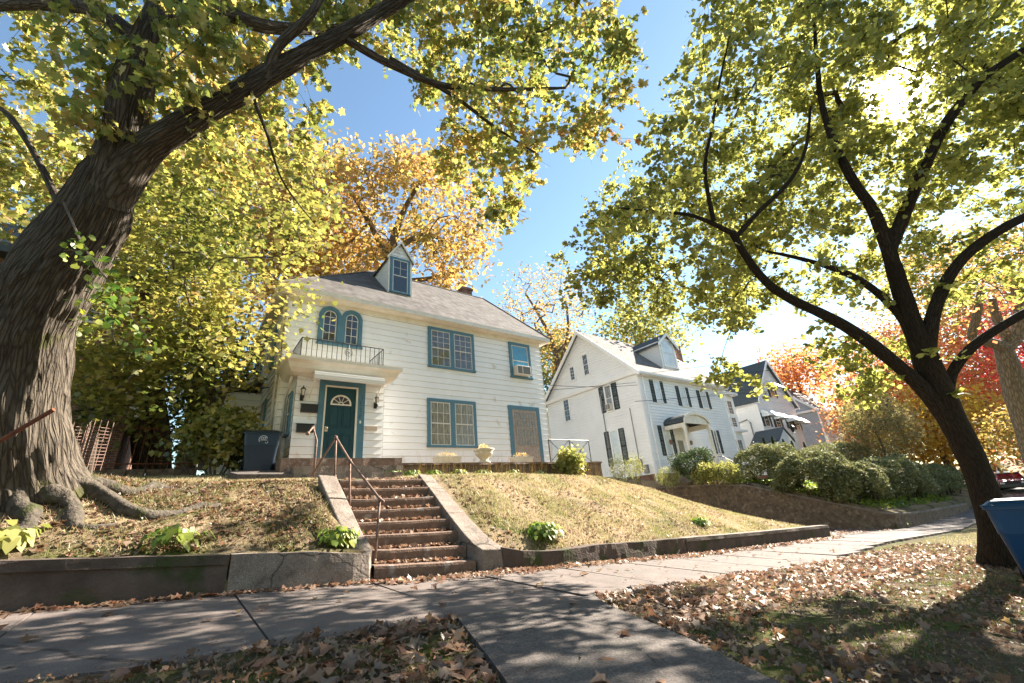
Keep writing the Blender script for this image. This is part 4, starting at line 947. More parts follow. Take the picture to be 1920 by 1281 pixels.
def gable_house(name, label, xL, xR, yF, yB, z0, zE, zP, wm, rm, along, ex=.16, oh=.35, found=.7, fm=None):
    t = thing(name, label, 'house', ((xL+xR)/2, yF, z0-found))
    f = FR((0,yF,0),(1,0,0),(0,-1,0)); l = FR((xL,0,0),(0,-1,0),(-1,0,0)); r = FR((xR,0,0),(0,1,0),(1,0,0)); k = FR((0,yB,0),(-1,0,0),(0,1,0))
    b = B(); clap(b,f,xL,xR,z0,zE,ex,.034); clap(b,l,-yB,-yF,z0,zE,ex,.034); clap(b,r,yF,yB,z0,zE,ex,.034); clap(b,k,-xR,-xL,z0,zE,ex,.034)
    def tri(a,c):
        m=(a+c)/2; return (lambda z:a+(m-a)*max(0,(z-zE))/(zP-zE)),(lambda z:c-(c-m)*max(0,(z-zE))/(zP-zE))
    if along == 'x':
        A,C_=tri(-yB,-yF); clap(b,l,A,C_,zE,zP,ex,.034); A,C_=tri(yF,yB); clap(b,r,A,C_,zE,zP,ex,.034)
    else:
        A,C_=tri(xL,xR); clap(b,f,A,C_,zE,zP,ex,.034); A,C_=tri(-xR,-xL); clap(b,k,A,C_,zE,zP,ex,.034)
    b.build('wall', wm, t)
    b = B(); b.box((xL+.04,yF+.04,z0-found-.6),(xR-.04,yB-.04,z0)); b.build('foundation', fm or brick_m, t)
    b = B(); bt = B(); th=.12
    def slope_(p0,p1,p2,p3,bb,d):  # quad and its underside
        bb.hexa([(p[0],p[1],p[2]-d) for p in (p0,p1,p2,p3)]+[p0,p1,p2,p3])
    if along == 'x':
        ym=(yF+yB)/2; m=(zP-zE)/(ym-yF)
        for s_,ye in ((-1,yF),(1,yB)):
            yo=ye+s_*oh; zo=zE-m*oh+.12
            slope_((xL-oh,yo,zo),(xR+oh,yo,zo),(xR+oh,ym,zP+.12),(xL-oh,ym,zP+.12),b,th)
            for xx in (xL-oh-.03,xR+oh-.05): bt.hexa([(xx,yo,zo-.30),(xx+.08,yo,zo-.30),(xx+.08,ym,zP-.18),(xx,ym,zP-.18),(xx,yo,zo+.02),(xx+.08,yo,zo+.02),(xx+.08,ym,zP+.14),(xx,ym,zP+.14)])
            bt.box((xL-oh,min(yo,yo+s_*.1),zo-.16),(xR+oh,max(yo,yo+s_*.1),zo-.02))
            bt.box((xL-oh,min(ye,yo),zo-.20),(xR+oh,max(ye,yo),zo-.165))
        bt.hexa([(xL-.22,yF-.2,zE-.28),(xL,yF-.2,zE-.28),(xL,yB+.2,zE-.28),(xL-.22,yB+.2,zE-.28),(xL-.30,yF-.2,zE-.05),(xL,yF-.2,zE-.05),(xL,yB+.2,zE-.05),(xL-.30,yB+.2,zE-.05)])
    else:
        xm=(xL+xR)/2; m=(zP-zE)/(xm-xL)
        for s_,xe in ((-1,xL),(1,xR)):
            xo=xe+s_*oh; zo=zE-m*oh+.12
            slope_((xo,yF-oh,zo),(xm,yF-oh,zP+.12),(xm,yB+oh,zP+.12),(xo,yB+oh,zo),b,th)
            bt.hexa([(xo,yF-oh-.04,zo-.28),(xm,yF-oh-.04,zP-.16),(xm,yF-oh+.03,zP-.16),(xo,yF-oh+.03,zo-.28),(xo,yF-oh-.04,zo+.02),(xm,yF-oh-.04,zP+.14),(xm,yF-oh+.03,zP+.14),(xo,yF-oh+.03,zo+.02)])
            bt.box((min(xe,xo),yF-oh,zo-.2),(max(xe,xo),yB+oh,zo-.165)); 
    for (cx_,cy_) in ((xL,yF),(xR,yF)): bt.box((cx_-.06,cy_-.03,z0),(cx_+.06,cy_+.06,zE-.05))
    bt.build('trim', white2, t); ro = b.build('roof', rm, t)
    return t, f, l, ro
X2, Y2 = 23.3, 16.5
h2, f2, l2, r2 = gable_house('neighbor_house', 'white gabled house with dark shutters and arched entry hood, next door beyond the driveway', X2, 33.9, Y2, 25.7, 1.30, 7.95, 12.35, white2, BRK('light_shingle',(0.186,0.1705,0.1612),(0.2232,0.2046,0.1922),(0.1364,0.124,0.1178),bw=.3,bh=.14,ms=.012,bump=.4), 'x', ex=.2, found=.9)
def lwin(p, q, sh=False, **kw):
    y0,y1,z0,z1 = rect_x(p,q,X2); w=window(l2,-y1,-y0,z0,z1,h2,case=white2,cw=.09,**kw)
    if sh: shutters(l2,-y1,-y0,z0+.04,z1-.03,h2,.45)
    return w,(-y1,-y0,z0,z1)
lwin((1090,666),(1108,702),cols=3,rows=(2,2)); lwin((1067,689),(1081,712),cols=2,rows=(2,2)); lwin((1055,750),(1073,789),cols=2,rows=(3,2))
w_,e_ = lwin((1131,724),(1154,770),True,cols=1,rows=(0,0),gl=glassc); ac_unit(l2,e_[0]+.15,e_[1]-.15,e_[2]+.12,e_[2]+.55,w_)
lwin((1142,808),(1171,872),True,cols=1,rows=(0,0),gl=glassw)
def fwin(p, q, sh=True, house=None, fr=None, yy=Y2, cw=.09, **kw):
    x0,x1,z0,z1 = rect_y(p,q,yy); w=window(fr or f2,x0,x1,z0,z1,house or h2,case=white2,cw=cw,**kw)
    if sh: shutters(fr or f2,x0,x1,z0+.04,z1-.03,house or h2,.38)
    return w,(x0,x1,z0,z1)
for p,q in (((1222,712),(1243,757)),((1270,724),(1291,764)),((1309,732),(1329,768))): fwin(p,q,cols=1,rows=(0,0),gl=glassw)
fwin((1238,798),(1264,856),cols=1,rows=(0,0),gl=glassw); fwin((1334,806),(1352,852),cols=2,rows=(2,2),gl=glassc)
# entry hood
a = WY(1284,800,Y2-1.5); c = WY(1331,800,Y2-1.5); px0,px1 = a[0],c[0]; zc=4.05; cxh=(px0+px1)/2; hw=(px1-px0)/2
hood=B(); n=12
outer=[(cxh-hw*math.cos(PI*k/n),zc+.25+.62*math.sin(PI*k/n)) for k in range(n+1)]
for k in range(n):
    (xa,za),(xb,zb_)=outer[k],outer[k+1]; hood.hexa([(xa,Y2-1.5,za-.09),(xb,Y2-1.5,zb_-.09),(xb,Y2,zb_-.09),(xa,Y2,za-.09),(xa,Y2-1.5,za),(xb,Y2-1.5,zb_),(xb,Y2,zb_),(xa,Y2,za)])
ho=hood.build('entry_hood', roof_d, h2)
b=B()
for k in range(n):
    (xa,za),(xb,zb_)=outer[k],outer[k+1]; b.hexa([(xa,Y2-1.56,za-.16),(xb,Y2-1.56,zb_-.16),(xb,Y2-1.501,zb_-.16),(xa,Y2-1.501,za-.16),(xa,Y2-1.56,za+.02),(xb,Y2-1.56,zb_+.02),(xb,Y2-1.501,zb_+.02),(xa,Y2-1.501,za+.02)])
for xx in (px0,px1-.14): b.box((xx,Y2-1.5,zc-.1),(xx+.14,Y2,zc+.22)); b.box((xx,Y2-1.5,1.25),(xx+.14,Y2-1.36,zc-.1)); b.box((xx-.04,Y2-1.54,1.2),(xx+.18,Y2-1.32,1.32)); b.box((xx-.04,Y2-1.54,zc-.2),(xx+.18,Y2-1.32,zc-.1001))
b.prism([(px0+.05,Y2-1.45,zc+.15)]+[(cxh-(hw-.05)*math.cos(PI*k/n),Y2-1.45,zc+.2+.55*math.sin(PI*k/n)) for k in range(n+1)]+[(px1-.05,Y2-1.45,zc+.15)],(0,.1,0))
b.build('hood_frame', trimw, ho)
b=B(); b.fb(f2,cxh-.55,cxh+.45,1.3,3.75,.016,.06); dd=b.build('door', trimw, h2); b=B(); b.fb(f2,cxh-.36,cxh+.26,1.9,3.35,.061,.066); b.build('pane', glassc, dd)
b=B(); b.box((px0-.2,Y2-1.8,.2),(px1+.2,Y2-.05,1.2)); b.box((px0,Y2-2.2,.2),(px1,Y2-1.8,1.0)); b.build('door_steps', wall_l, h2)
b=B()
for xx in (px0-.15,px1+.15):
    b.tube([(xx,Y2-.1,2.1),(xx,Y2-1.75,2.1),(xx,Y2-2.6,1.5)],.02,6)
    for yy_ in np.arange(Y2-1.75,Y2-.1,.15): b.tube([(xx,yy_,1.2),(xx,yy_,2.1)],.01,5)
b.tube([(px1+.15,Y2-1.75,2.1),(px1+3.0,Y2-3.2,1.2)],.022,6); b.build('railing', blackm, h2)
for xx in (px0+.3, px1-.35):
    b=B(); b.lathe((xx,Y2-.12,3.2),[(0,.2),(.09,.1),(.1,.05),(.06,-.12),(0,-.16)],8); b.build('wall_lantern', M('lantern_copper',(.25,.14,.08),rough=.4,metal=.5), h2)
# dormer of the neighbour
dyn=17.35; a=WY(1243,690,dyn); c=WY(1273,690,dyn); d0,d1=a[0],c[0]; dm2=(d0+d1)/2; m2=(12.35-7.95)/4.6; dz0=7.95+m2*(dyn-Y2)+.1; dz1=WY(1262,648,dyn)[2]; dzp=WY(1252,631,dyn)[2]; dz1=min(dz1,dzp-.7)
fd=FR((0,dyn,0),(1,0,0),(0,-1,0)); b=B(); clap(b,fd,lambda z:d0 if z<dz1 else d0+(z-dz1)/(dzp-dz1)*(dm2-d0),lambda z:d1 if z<dz1 else d1-(z-dz1)/(dzp-dz1)*(d1-dm2),dz0,dzp-.02,.13,.012)
for xx,s_ in ((d0,-1),(d1,1)):
    z=dz0
    while z<dz1-.01:
        zt=min(z+.13,dz1); ya=max(dyn,Y2+(z-8.07)/m2); yt=max(dyn,Y2+(zt-8.07)/m2); b.poly([(xx+s_*.012,dyn,z),(xx+s_*.012,ya,z),(xx+s_*.002,yt,zt),(xx+s_*.002,dyn,zt)]); z=zt
dn=b.build('dormer', white2, h2)
b=B()
for s_ in (-1,1):
    xo=dm2+s_*(dm2-d0+.22); zo=dz1-.25; yk=Y2+(dzp+.1-8.07)/m2; yo=Y2+(zo-8.07)/m2
    q=[(xo,dyn-.2,zo),(dm2,dyn-.2,dzp+.1),(dm2,yk,dzp+.1),(xo,yo,zo)]; b.poly(q); b.poly([(p[0],p[1],p[2]-.08) for p in reversed(q)]); b.poly([q[0],q[3],(xo,yo,zo-.08),(xo,dyn-.2,zo-.08)])
b.build('roof', roof_d, dn)
b=B()
for s_ in (-1,1):
    xo=dm2+s_*(dm2-d0+.24); b.prism([(xo,dyn-.25,dz1-.42),(dm2,dyn-.25,dzp-.1),(dm2,dyn-.25,dzp+.13),(xo,dyn-.25,dz1-.19)],(0,.06,0))
b.build('rake_trim', white2, dn)
window(fd,d0+.25,d1-.25,dz0+.15,dz1+.35,dn,case=white2,gl=glassw,cols=1,rows=(0,0))
b=B(); cc=WY(1266,650,21.6); b.box((cc[0]-.35,21.3,10),(cc[0]+.35,22,13.6)); b.build('chimney', brick_m, r2)
# side bay at the right end with stacked windows
b=B(); xe=36.6; clap(b,FR((0,Y2+.6,0),(1,0,0),(0,-1,0)),33.9,xe,1.3,7.4,.15,.014); clap(b,FR((33.95,0,0),(0,-1,0),(-1,0,0)),-24,-17.1,1.3,7.4,.15,.014); bay=b.build('side_wing', white2, h2)
b=B(); b.box((33.9,Y2+.2,7.4),(xe+.3,25,7.6)); b.box((33.92,Y2+.25,4.35),(xe+.35,Y2+.62,4.5)); b.build('roof', white2, bay)
fb_=FR((0,Y2+.6,0),(1,0,0),(0,-1,0))
for z0_,z1_ in ((4.7,5.6),(5.75,7.0),(2.0,3.8)): window(fb_,34.4,36.2,z0_,z1_,bay,case=white2,lites=2,cols=2,rows=(2,2),cw=.08,gl=glassc)
# pipes and conduit
for p in ((X2-.09,Y2+.05),(X2+.35,Y2-.06),(34.0,Y2-.1)): b=B(); b.tube([(p[0],p[1],7.7),(p[0],p[1],.7)],.05,6); b.build('downspout', white2, h2)
b=B(); g=M('grey_conduit',(.25,.25,.25),rough=.5)
b.tube([(X2-.06,19.6,7.3),(X2-.1,19.9,6.9),(X2-.05,19.9,1.4)],.035,6); b.tube([(X2-.06,17.6,5.6),(X2-.06,17.6,2.2)],.03,6); b.box((X2-.22,17.4,1.6),(X2-.02,17.8,2.3)); b.box((X2-.2,17.0,1.4),(X2-.02,17.3,1.9)); b.build('conduit', g, h2)

# third house
Y3=17.2; aL=WY(1417,750,Y3); pk=WY(1429,679,Y3); X3=aL[0]; X3R=2*pk[0]-X3+.3
h3,f3,l3,r3=gable_house('gabled_house','white house with steep dark roof and scalloped metal window awnings, third along the street',X3,X3R,Y3,Y3+11,1.0,aL[2]+.1,pk[2],white2,roof_d,'y',ex=.16)
awn_m=M('pale_aluminium_awning',(.78,.80,.80),(.66,.68,.70),rough=.35,scale=30,stretch=(8,.1,.1))
def metal_awning(fr,a0,a1,z,parent,dep=1.0,drop=.75):
    b=B(); n=10; o,u,nn=fr
    for k in range(n):
        t0,t1=k/n,(k+1)/n; P=lambda t,aa:o+u*aa+Z1*(z-drop*t**1.4)+nn*(dep*t)
        b.hexa([P(t0,a0)-Z1*.02,P(t0,a1)-Z1*.02,P(t1,a1)-Z1*.02,P(t1,a0)-Z1*.02,P(t0,a0),P(t0,a1),P(t1,a1),P(t1,a0)])
    for aa in (a0,a1):
        pts=[o+u*aa+Z1*(z-drop*(k/n)**1.4)+nn*(dep*k/n) for k in range(n+1)]+[o+u*aa+Z1*(z-drop)+nn*.02]
        b.prism(pts,u*.015)
    b.build('window_awning',awn_m,parent)
for p,q in (((1439,722),(1452,746)),((1428,774),(1440,800)),((1450,779),(1461,802)),((1474,784),(1483,804)),((1488,788),(1497,806))):
    x0,x1,z0,z1=rect_y(p,q,Y3); x1=max(x1,x0+1.0)
    w=window(f3,x0,x1,z0,z1,h3,case=white2,cols=2,cw=.08); shutters(f3,x0,x1,z0,z1-.05,h3,.4); metal_awning(f3,x0-.25,x1+.35,z1+.35,h3)
b=B(); ee=WY(1462,838,Y3-2.2); ef=WY(1491,830,Y3-2.2); x0,x1=ee[0],ef[0]; zt=WY(1466,803,Y3-2.2)[2]; 
xm=(x0+x1)/2; zb_=zt-1.1
for s_,xx in ((-1,x0),(1,x1)): b.hexa([(xx,Y3-2.3,zb_),(xm,Y3-2.3,zt),(xm,Y3,zt),(xx,Y3,zb_),(xx,Y3-2.3,zb_+.1),(xm,Y3-2.3,zt+.1),(xm,Y3,zt+.1),(xx,Y3,zb_+.1)])
po=b.build('porch_roof',roof_d,h3)
b=B(); b.prism([(x0+.1,Y3-2.2,zb_),(x1-.1,Y3-2.2,zb_),(xm,Y3-2.2,zt)],(0,.1,0)); b.box((x0+.1,Y3-2.2,zb_-.3),(x1-.1,Y3,zb_)); 
for xx in (x0+.15,x1-.35): b.box((xx,Y3-2.2,.4),(xx+.18,Y3-2.0,zb_-.3))
b.build('porch_frame',white2,po)
b=B(); b.tube([(X3-.1,Y3+4,5.4),(X3-.1,Y3+1.2,5.9),(X3-.1,Y3+1.0,5.6),(X3-.1,Y3+1.0,1.5)],.05,6); b.build('conduit',g,h3)
# fourth, grey
Y4=18.2; c4=WY(1531,766,Y4); p4_=WY(1525,716,Y4+3.5)
h4,f4,l4,r4=gable_house('grey_house','grey clapboard house with dark roof half hidden by orange leaves, farthest along the street',c4[0],c4[0]+13,Y4,Y4+11,.9,c4[2],c4[2]+5.0,M('grey_siding',(.42,.43,.44),(.34,.35,.37),rough=.7),roof_d,'x',ex=.16)
for p,q in (((1545,780),(1552,800)),((1566,782),(1572,800)),((1545,815),(1552,835))): 
    x0,x1,z0,z1=rect_y(p,q,Y4); window(f4,x0,max(x1,x0+1),z0,z1,h4,case=white2,cols=2)
# dark-roofed building behind, seen in the gap between the houses
gable_house('green_roofed_house','dark green roofed house glimpsed in the gap between the two white houses',24.5,33,33,42,1.5,9.3,13.2,white2,M('green_roof',(.02,.07,.06),rough=.8),'x')

# brick building on the left, behind the trees
bb_=thing('brick_building','dark red brick building with a white window behind the trees, left of the white house','building',(-7,17.5,1.2))
b=B(); b.box((-16,17.5,0.6),(-1.6,26,8.2)); b.build('wall',brick_m,bb_)
fbk=FR((0,17.5,0),(1,0,0),(0,-1,0))
for p,q in (((238,727),(262,750)),((40,640),(70,690)),((160,560),(190,610))):
    x0,x1,z0,z1=rect_y(p,q,17.5); window(fbk,x0,x1,z0,z1,bb_,case=white2,cols=3,cw=.08)
b=B(); b.box((-16.4,17.0,8.2),(-1.2,26.4,8.5)); b.hexa([(-16.4,17,8.5),(-1.2,17,8.5),(-1.2,26.4,8.5),(-16.4,26.4,8.5),(-13,20.5,11),(-4.5,20.5,11),(-4.5,23,11),(-13,23,11)]); b.build('roof',roof_d,bb_)
b=B(); x0,x1,z0,z1=rect_y((243,763),(262,783),17.5); b.fb(fbk,x0,x1,z0,z1,.01,.05); b.build('utility_box',white2,bb_)
# low stone base + iron fence + curled wire
fw=thing('stone_fence_wall','low dark stone wall under the iron fence on the left lot','wall',(-4,14.6,1.2))
b=B()
for i in range(26):
    x_=-9+i*.36
    for j in range(3): b.box((x_+ (j%2)*.12+random.uniform(-.01,.01),14.5+random.uniform(-.03,.03),1.05+j*.22),(x_+(j%2)*.12+.345,14.9,1.255+j*.22))
b.build('stones',stonew,fw)
fe=thing('iron_fence','rusty iron picket fence in front of the brick building','fence',(-4,14.7,1.7))
b=B(); 
for z_ in (1.85,2.75): b.tube([(-9,14.7,z_),(.3,14.7,z_)],.018,5)
b.build('rail',rustbar,fe)
b=B()
for i in range(62): x_=-9+i*.15; b.tube([(x_,14.7,1.7),(x_+.02,14.7,2.85)],.009,4)
b.build('pickets',rustbar,fe)
cw_=thing('wire_fence_roll','curled rusty wire fencing and leaning post beside the big trunk','fence',(-.9,11.5,1.5))
b=B(); o_=WY(155,838,11.0)
for k in range(12):
    zz=o_[2]-.30+k*.06; b.tube([(o_[0]-.22+.26*(a_+.25*math.sin(a_*4+k*.1)) ,11.0+.25*math.sin(a_*3.2),zz+.05*math.sin(a_*3)) for a_ in np.linspace(0,1.9,10)],.006,4)
for k in range(12):
    a_=k*.17; xx=o_[0]-.22+.26*(a_+.25*math.sin(a_*4)); b.tube([(xx,11.0+.25*math.sin(a_*3.2),o_[2]-.4+.05*math.sin(a_*3)),(xx+.02,11.0+.25*math.sin(a_*3.2),o_[2]+.45)],.006,4)
b.build('wire',rust,cw_)
b=B(); pa=WY(172,870,11.0); pb=WY(181,815,11.0); b.tube([pa-np.array((0,0,.4)),pb],[.055,.045],8); b.build('post',bark_b,cw_)
bar=B(); ba=WD(-40,850,4.15); bc=WD(101,768,4.35); bar.tube([ba,bc],.022,10); bo=bar.build('rusty_pole',rustbar); tag(bo,'rusty iron bar leaning across the foot of the big trunk','bar')

# ---------------------------------------------------------------- lamp post, wires
lp=thing('lamp_post','cream lamp post with a lantern in front of the awninged house','lamp post',tuple(WY(1493,850,14.5)))
a=WY(1494,858,14.5); c=WY(1487,808,14.5); b=B(); b.tube([(c[0],14.5,.0),(c[0],14.5,c[2]-.15)],[.12,.09],10); b.lathe((c[0],14.5,c[2]-.2),[(.14,0),(.14,.06),(.05,.1)],10); b.build('pole',trimw,lp)
b=B(); b.lathe((c[0],14.5,c[2]-.1),[(.08,0),(.10,.05),(.19,.38),(.22,.4),(.05,.58),(0,.66)],8); b.build('lantern',blackm,lp)
cable_m=M('cable_rubber',(.02,.02,.022),rough=1,spec=0)
def cable(name,label,a,c,sag,r=.018):
    b=B(); a=np.array(a);c=np.array(c); pts=[a+(c-a)*t-Z1*sag*4*t*(1-t) for t in np.linspace(0,1,24)]; b.tube(pts,r,5,caps=False); o=b.build('utility_cable',cable_m); tag(o,label,'cable','overhead utility cables')
A_=lambda px,py,y:WY(px,py,y)
cable('c','long sagging cable crossing the neighbor gable near its peak',A_(1020,662,15.5),A_(1960,560,7),.9)
cable('c','cable attached below the eave corner of the neighbor house',A_(1026,722,17),A_(1195,722,16.3),.12,.014)
cable('c','cable from the neighbor corner bracket toward the street',A_(1190,753,16.3),A_(1900,690,8),.5,.014)
cable('c','cable joining the neighbor eave to the sky on the right',A_(1200,702,16.2),A_(1900,610,7.5),.4,.014)
cable('c','second cable below the eave of the neighbor house',A_(1030,732,17),A_(1900,640,8),1.0,.013)
cable('c','thin upper cable over the dark steep roof',A_(1330,716,15),A_(1910,600,8),.3,.013)
cable('c','thin lower cable over the dark steep roof',A_(1330,740,15),A_(1910,660,8),.4,.013)

# ---------------------------------------------------------------- parked cars
def car(name,label,c,rot,paint,van=False):
    t=thing(name,label,'car',c,'cars parked far down the street'); cr,sr=math.cos(rot),math.sin(rot); T=lambda x,y,z:(c[0]+x*cr-y*sr,c[1]+x*sr+y*cr,c[2]+z)
    sec=[(-2.3,.35,.7,.80),(-2.25,.3,.95,.86),(-1.5,.25,1.0 if not van else 1.05,.9),(1.2,.25,1.0,.9),(2.1,.28,.85,.86),(2.3,.35,.6,.78)]
    def loft(b,sec):
        rows=[[T(x,-w,z0),T(x,-w,z0+(z1-z0)*.6),T(x,-w*.9,z1),T(x,w*.9,z1),T(x,w,z0+(z1-z0)*.6),T(x,w,z0)] for x,z0,z1,w in sec]
        for i in range(len(rows)-1):
            for k in range(6): b.poly([rows[i][k],rows[i+1][k],rows[i+1][(k+1)%6],rows[i][(k+1)%6]])
        b.poly(rows[0]); b.poly(list(reversed(rows[-1])))
    b=B(); loft(b,sec); body=b.build('body',paint,t)
    hh=1.75 if van else 1.48; cab=[(-2.1 if van else -1.7,.95,1.02,.84),(-1.9 if van else -1.2,.95,hh-.06,.76),(.4,.95,hh-.04,.76),(1.3,.95,1.02,.84)]
    b=B(); loft(b,cab); b.build('window',glass,t)
    b=B(); loft(b,[(-1.85 if van else -1.15,hh-.06,hh,.74),(.4,hh-.05,hh+.02,.74)]); b.build('roof',paint,t)
    for x in (-1.4,1.45):
        for y in (-.82,.82):
            b=B(); n0=0
            for k in range(14):
                a0,a1=2*PI*k/14,2*PI*(k+1)/14; b.prism([T(x,y-.1,.33),T(x+.33*math.cos(a0),y-.1,.33+.33*math.sin(a0)),T(x+.33*math.cos(a1),y-.1,.33+.33*math.sin(a1))],(-.2*sr*-1*0,.0,0) if False else tuple(np.array(T(0,.2,0))-np.array(T(0,0,0))))
            b.build('wheel',rubber,t)
    for y in (-.62,.62): b=B(); b.hexa([T(x_,y_,z_) for z_ in (.62,.76) for x_,y_ in ((2.2,y-.15),(2.29,y-.13),(2.29,y+.13),(2.2,y+.15))]); b.build('headlight',white2,t)
cg=lambda x,y:(x,y,float(G(x,y))+.02)
car('parked_van','white van parked far down the street beside the leaning tree',cg(61.5,7.1),R(172),M('white_car_paint',(.75,.76,.78),rough=.3,spec=.6),True)
car('parked_car','dark car parked far down the street, half hidden by yellow leaves',cg(58.5,5.7),R(188),M('dark_car_paint',(.04,.05,.055),rough=.3,spec=.7))
# ================================================================ TREES
def clusters_px(n, xr, yr, depth, inside):
    out = []
    while len(out) < n:
        px = random.uniform(*xr); py = random.uniform(*yr)
        if inside(px, py): out.append(WD(px, py, random.uniform(*depth)))
    return np.array(out)
def around(C, per, sig, flat=.6):
    C = np.asarray(C); P = np.repeat(C, per, 0); o = RNG.normal(size=P.shape)*sig; o[:,2] *= flat; o[:,2] -= .3*sig
    return P+o
def mknoise(P, s, seed=0): return np.array([mnoise.noise(Vector((p[0]*s+seed,p[1]*s,p[2]*s))) for p in P])

# ---- big tree on the left
t1 = thing('big_maple_tree', 'huge leaning maple with rugged pale trunk and a long limb over the lawn', 'tree', (-1.3,7.8,.35))
T = Tree(); sc = .76
trunk = [(20,985,5.15,.95),(22,920,5.1,.80),(22,860,5.05,.70),(26,780,5.0,.65),(36,700,5.0,.62),(58,600,4.95,.575),(112,500,4.9,.49),(172,410,4.85,.40),(205,335,4.85,.33),(235,270,4.85,.20),(250,240,4.85,.1)]
T.limb([WD(a,b_,c) for a,b_,c,d in trunk], [d*(.70 if c_>4.92 else .78) for a_,b_,c_,d in trunk], step=.035)
l1_=[(195,385,4.85,.24),(268,285,4.8,.165),(345,235,4.8,.135),(440,178,4.9,.115),(560,108,5.2,.10),(650,60,5.5,.09),(770,-10,6.0,.075),(880,-80,6.5,.06),(1000,-120,7,.05)]
T.limb([WD(a,b_,c) for a,b_,c,d in l1_], [d for *_,d in l1_], step=.05)
l2_=[(198,385,4.85,.25),(228,270,4.8,.20),(243,190,4.8,.185),(260,120,4.85,.17),(290,50,4.95,.15),(330,-50,5.2,.13),(360,-160,5.6,.14),(380,-280,6.2,.1)]
T.limb([WD(a,b_,c) for a,b_,c,d in l2_], [d for *_,d in l2_], step=.06)
for pts in ([(500,150,5.0,.06),(520,90,5.0,.055),(580,30,5.1,.05),(620,-40,5.3,.04)],
            [(650,75,5.5,.055),(730,120,5.8,.05),(830,160,6.2,.042),(950,168,6.8,.034),(1060,165,7.4,.022)],
            [(730,110,5.8,.04),(850,180,6.3,.03),(930,240,6.8,.022),(1010,290,7.3,.015)],
            [(275,95,4.9,.11),(240,60,4.9,.10),(150,10,5.2,.09),(0,10,5.8,.075),(-100,20,6.2,.06)],
            [(295,40,4.95,.12),(400,20,5.4,.10),(500,50,6.0,.09),(620,55,6.8,.07),(700,40,7.6,.05)],
            [(110,380,5.0,.04),(60,280,5.1,.035),(10,210,5.3,.03),(-40,190,5.5,.02)],
            [(470,172,4.9,.022),(500,250,5.0,.017),(530,340,5.3,.012),(590,420,5.6,.006)]):
    T.limb([WD(a,b_,c) for a,b_,c,d in pts], [d for *_,d in pts], step=.08)
ztree = .35
def flare(p, d):
    hgt = p[2]-ztree-.15
    if hgt > 1.3 or p[0] > 0.6: return 1.0
    an = math.atan2(d[1], d[0]); return 1+ .62*math.exp(-max(hgt,-.2)/.30)*(.30+.70*max(0,math.cos(an*2.5+.6))**1.5)
T.build_trunk('trunk', bark_l, t1, seg=120, rough=.10, flare=flare, flute=.055)
# surface roots
b = B(); base = WD(35,930,5.0)
for an, L_, r0 in ((-.12,1.9,.13),(-.62,1.0,.13),(-1.25,.75,.12),(.35,1.7,.10),(-2.2,1.3,.13)):
    pts=[];rd=[]
    for k in range(9):
        s_=.12+L_*k/8; a_=an+.16*math.sin(k*1.1+an*3); x_=base[0]+s_*math.cos(a_); y_=base[1]+s_*math.sin(a_)
        if y_ < 6.75: y_ = 6.75
        r_=r0*(1-k/8.5)**1.1+.03; pts.append((x_,y_,float(G(x_,y_))-r_*.1+.26*math.exp(-k/1.6))); rd.append(r_)
    b.tube([p for i_,p in enumerate(pts)], [q_*(1+.25*math.sin(i_*2.1+an*5)) for i_,q_ in enumerate(rd)], 28)
for _i,_v in enumerate(b.v):
    q=Vector(_v); b.v[_i]=tuple(q+mnoise.noise_vector(q*5)*.05+mnoise.noise_vector(q*14)*.022)
rts = b.build('root', root_m, t1, smooth=True)
uvl = rts.data.uv_layers.new(name='UVMap')
vi = np.zeros(len(rts.data.loops),np.int32); rts.data.loops.foreach_get('vertex_index',vi); vc=np.zeros((len(rts.data.vertices),3),np.float32); rts.data.vertices.foreach_get('co',vc.ravel())
uvl.data.foreach_set('uv', (vc[vi][:,[1,0]]+vc[vi][:,[2,2]]*.8).ravel())
bx=[-250,0,90,200,300,420,560,620,660,760,800,860,930,970,1020,1080,1150,1175,1176]; by=[520,480,420,300,330,360,330,230,140,150,320,400,400,390,330,290,260,180,-400]
ins=lambda px,py: py < np.interp(px,bx,by)+random.uniform(-25,15)
C = clusters_px(700,(-250,1178),(-260,470),(6.0,10.2),ins)
C = np.concatenate([C, clusters_px(150,(-250,520),(-260,330),(5.6,8.5),ins), clusters_px(28,(120,420),(-60,240),(4.3,4.9),ins), clusters_px(120,(760,1165),(-60,420),(7.2,9.5),ins)])
keep = ~((mknoise(C,.7,4) > .22)); C = C[keep]
def tubeclear(C, p0, rad, frac):
    q = C-np.array(p0); sd_q = unit((.825,.004,.565)); tt = q@sd_q; dd = np.linalg.norm(q-tt[:,None]*sd_q, axis=1)
    return C[~((tt > 1) & (dd < rad) & (RNG.uniform(size=len(C)) < frac))]
for pz in (.9, 1.6, 2.3, 3.0): C = tubeclear(C, (-.7,7.2,pz), 1.1, .96)
T.grow(C, base=.0036); T.build_twigs('branch', twig_d, t1)
SA,SB,LP,LN = sprays(C, 8, .40, 8)
kp = np.linalg.norm(LP,axis=1) > 3.0
twiglets('twigs', SA, SB, .0035, twig_d, t1)
leaves('crown', LP[kp], .098, 'maple', L_maple, t1, up=.5, fold=.3, droop=.5, nrm=LN[kp])
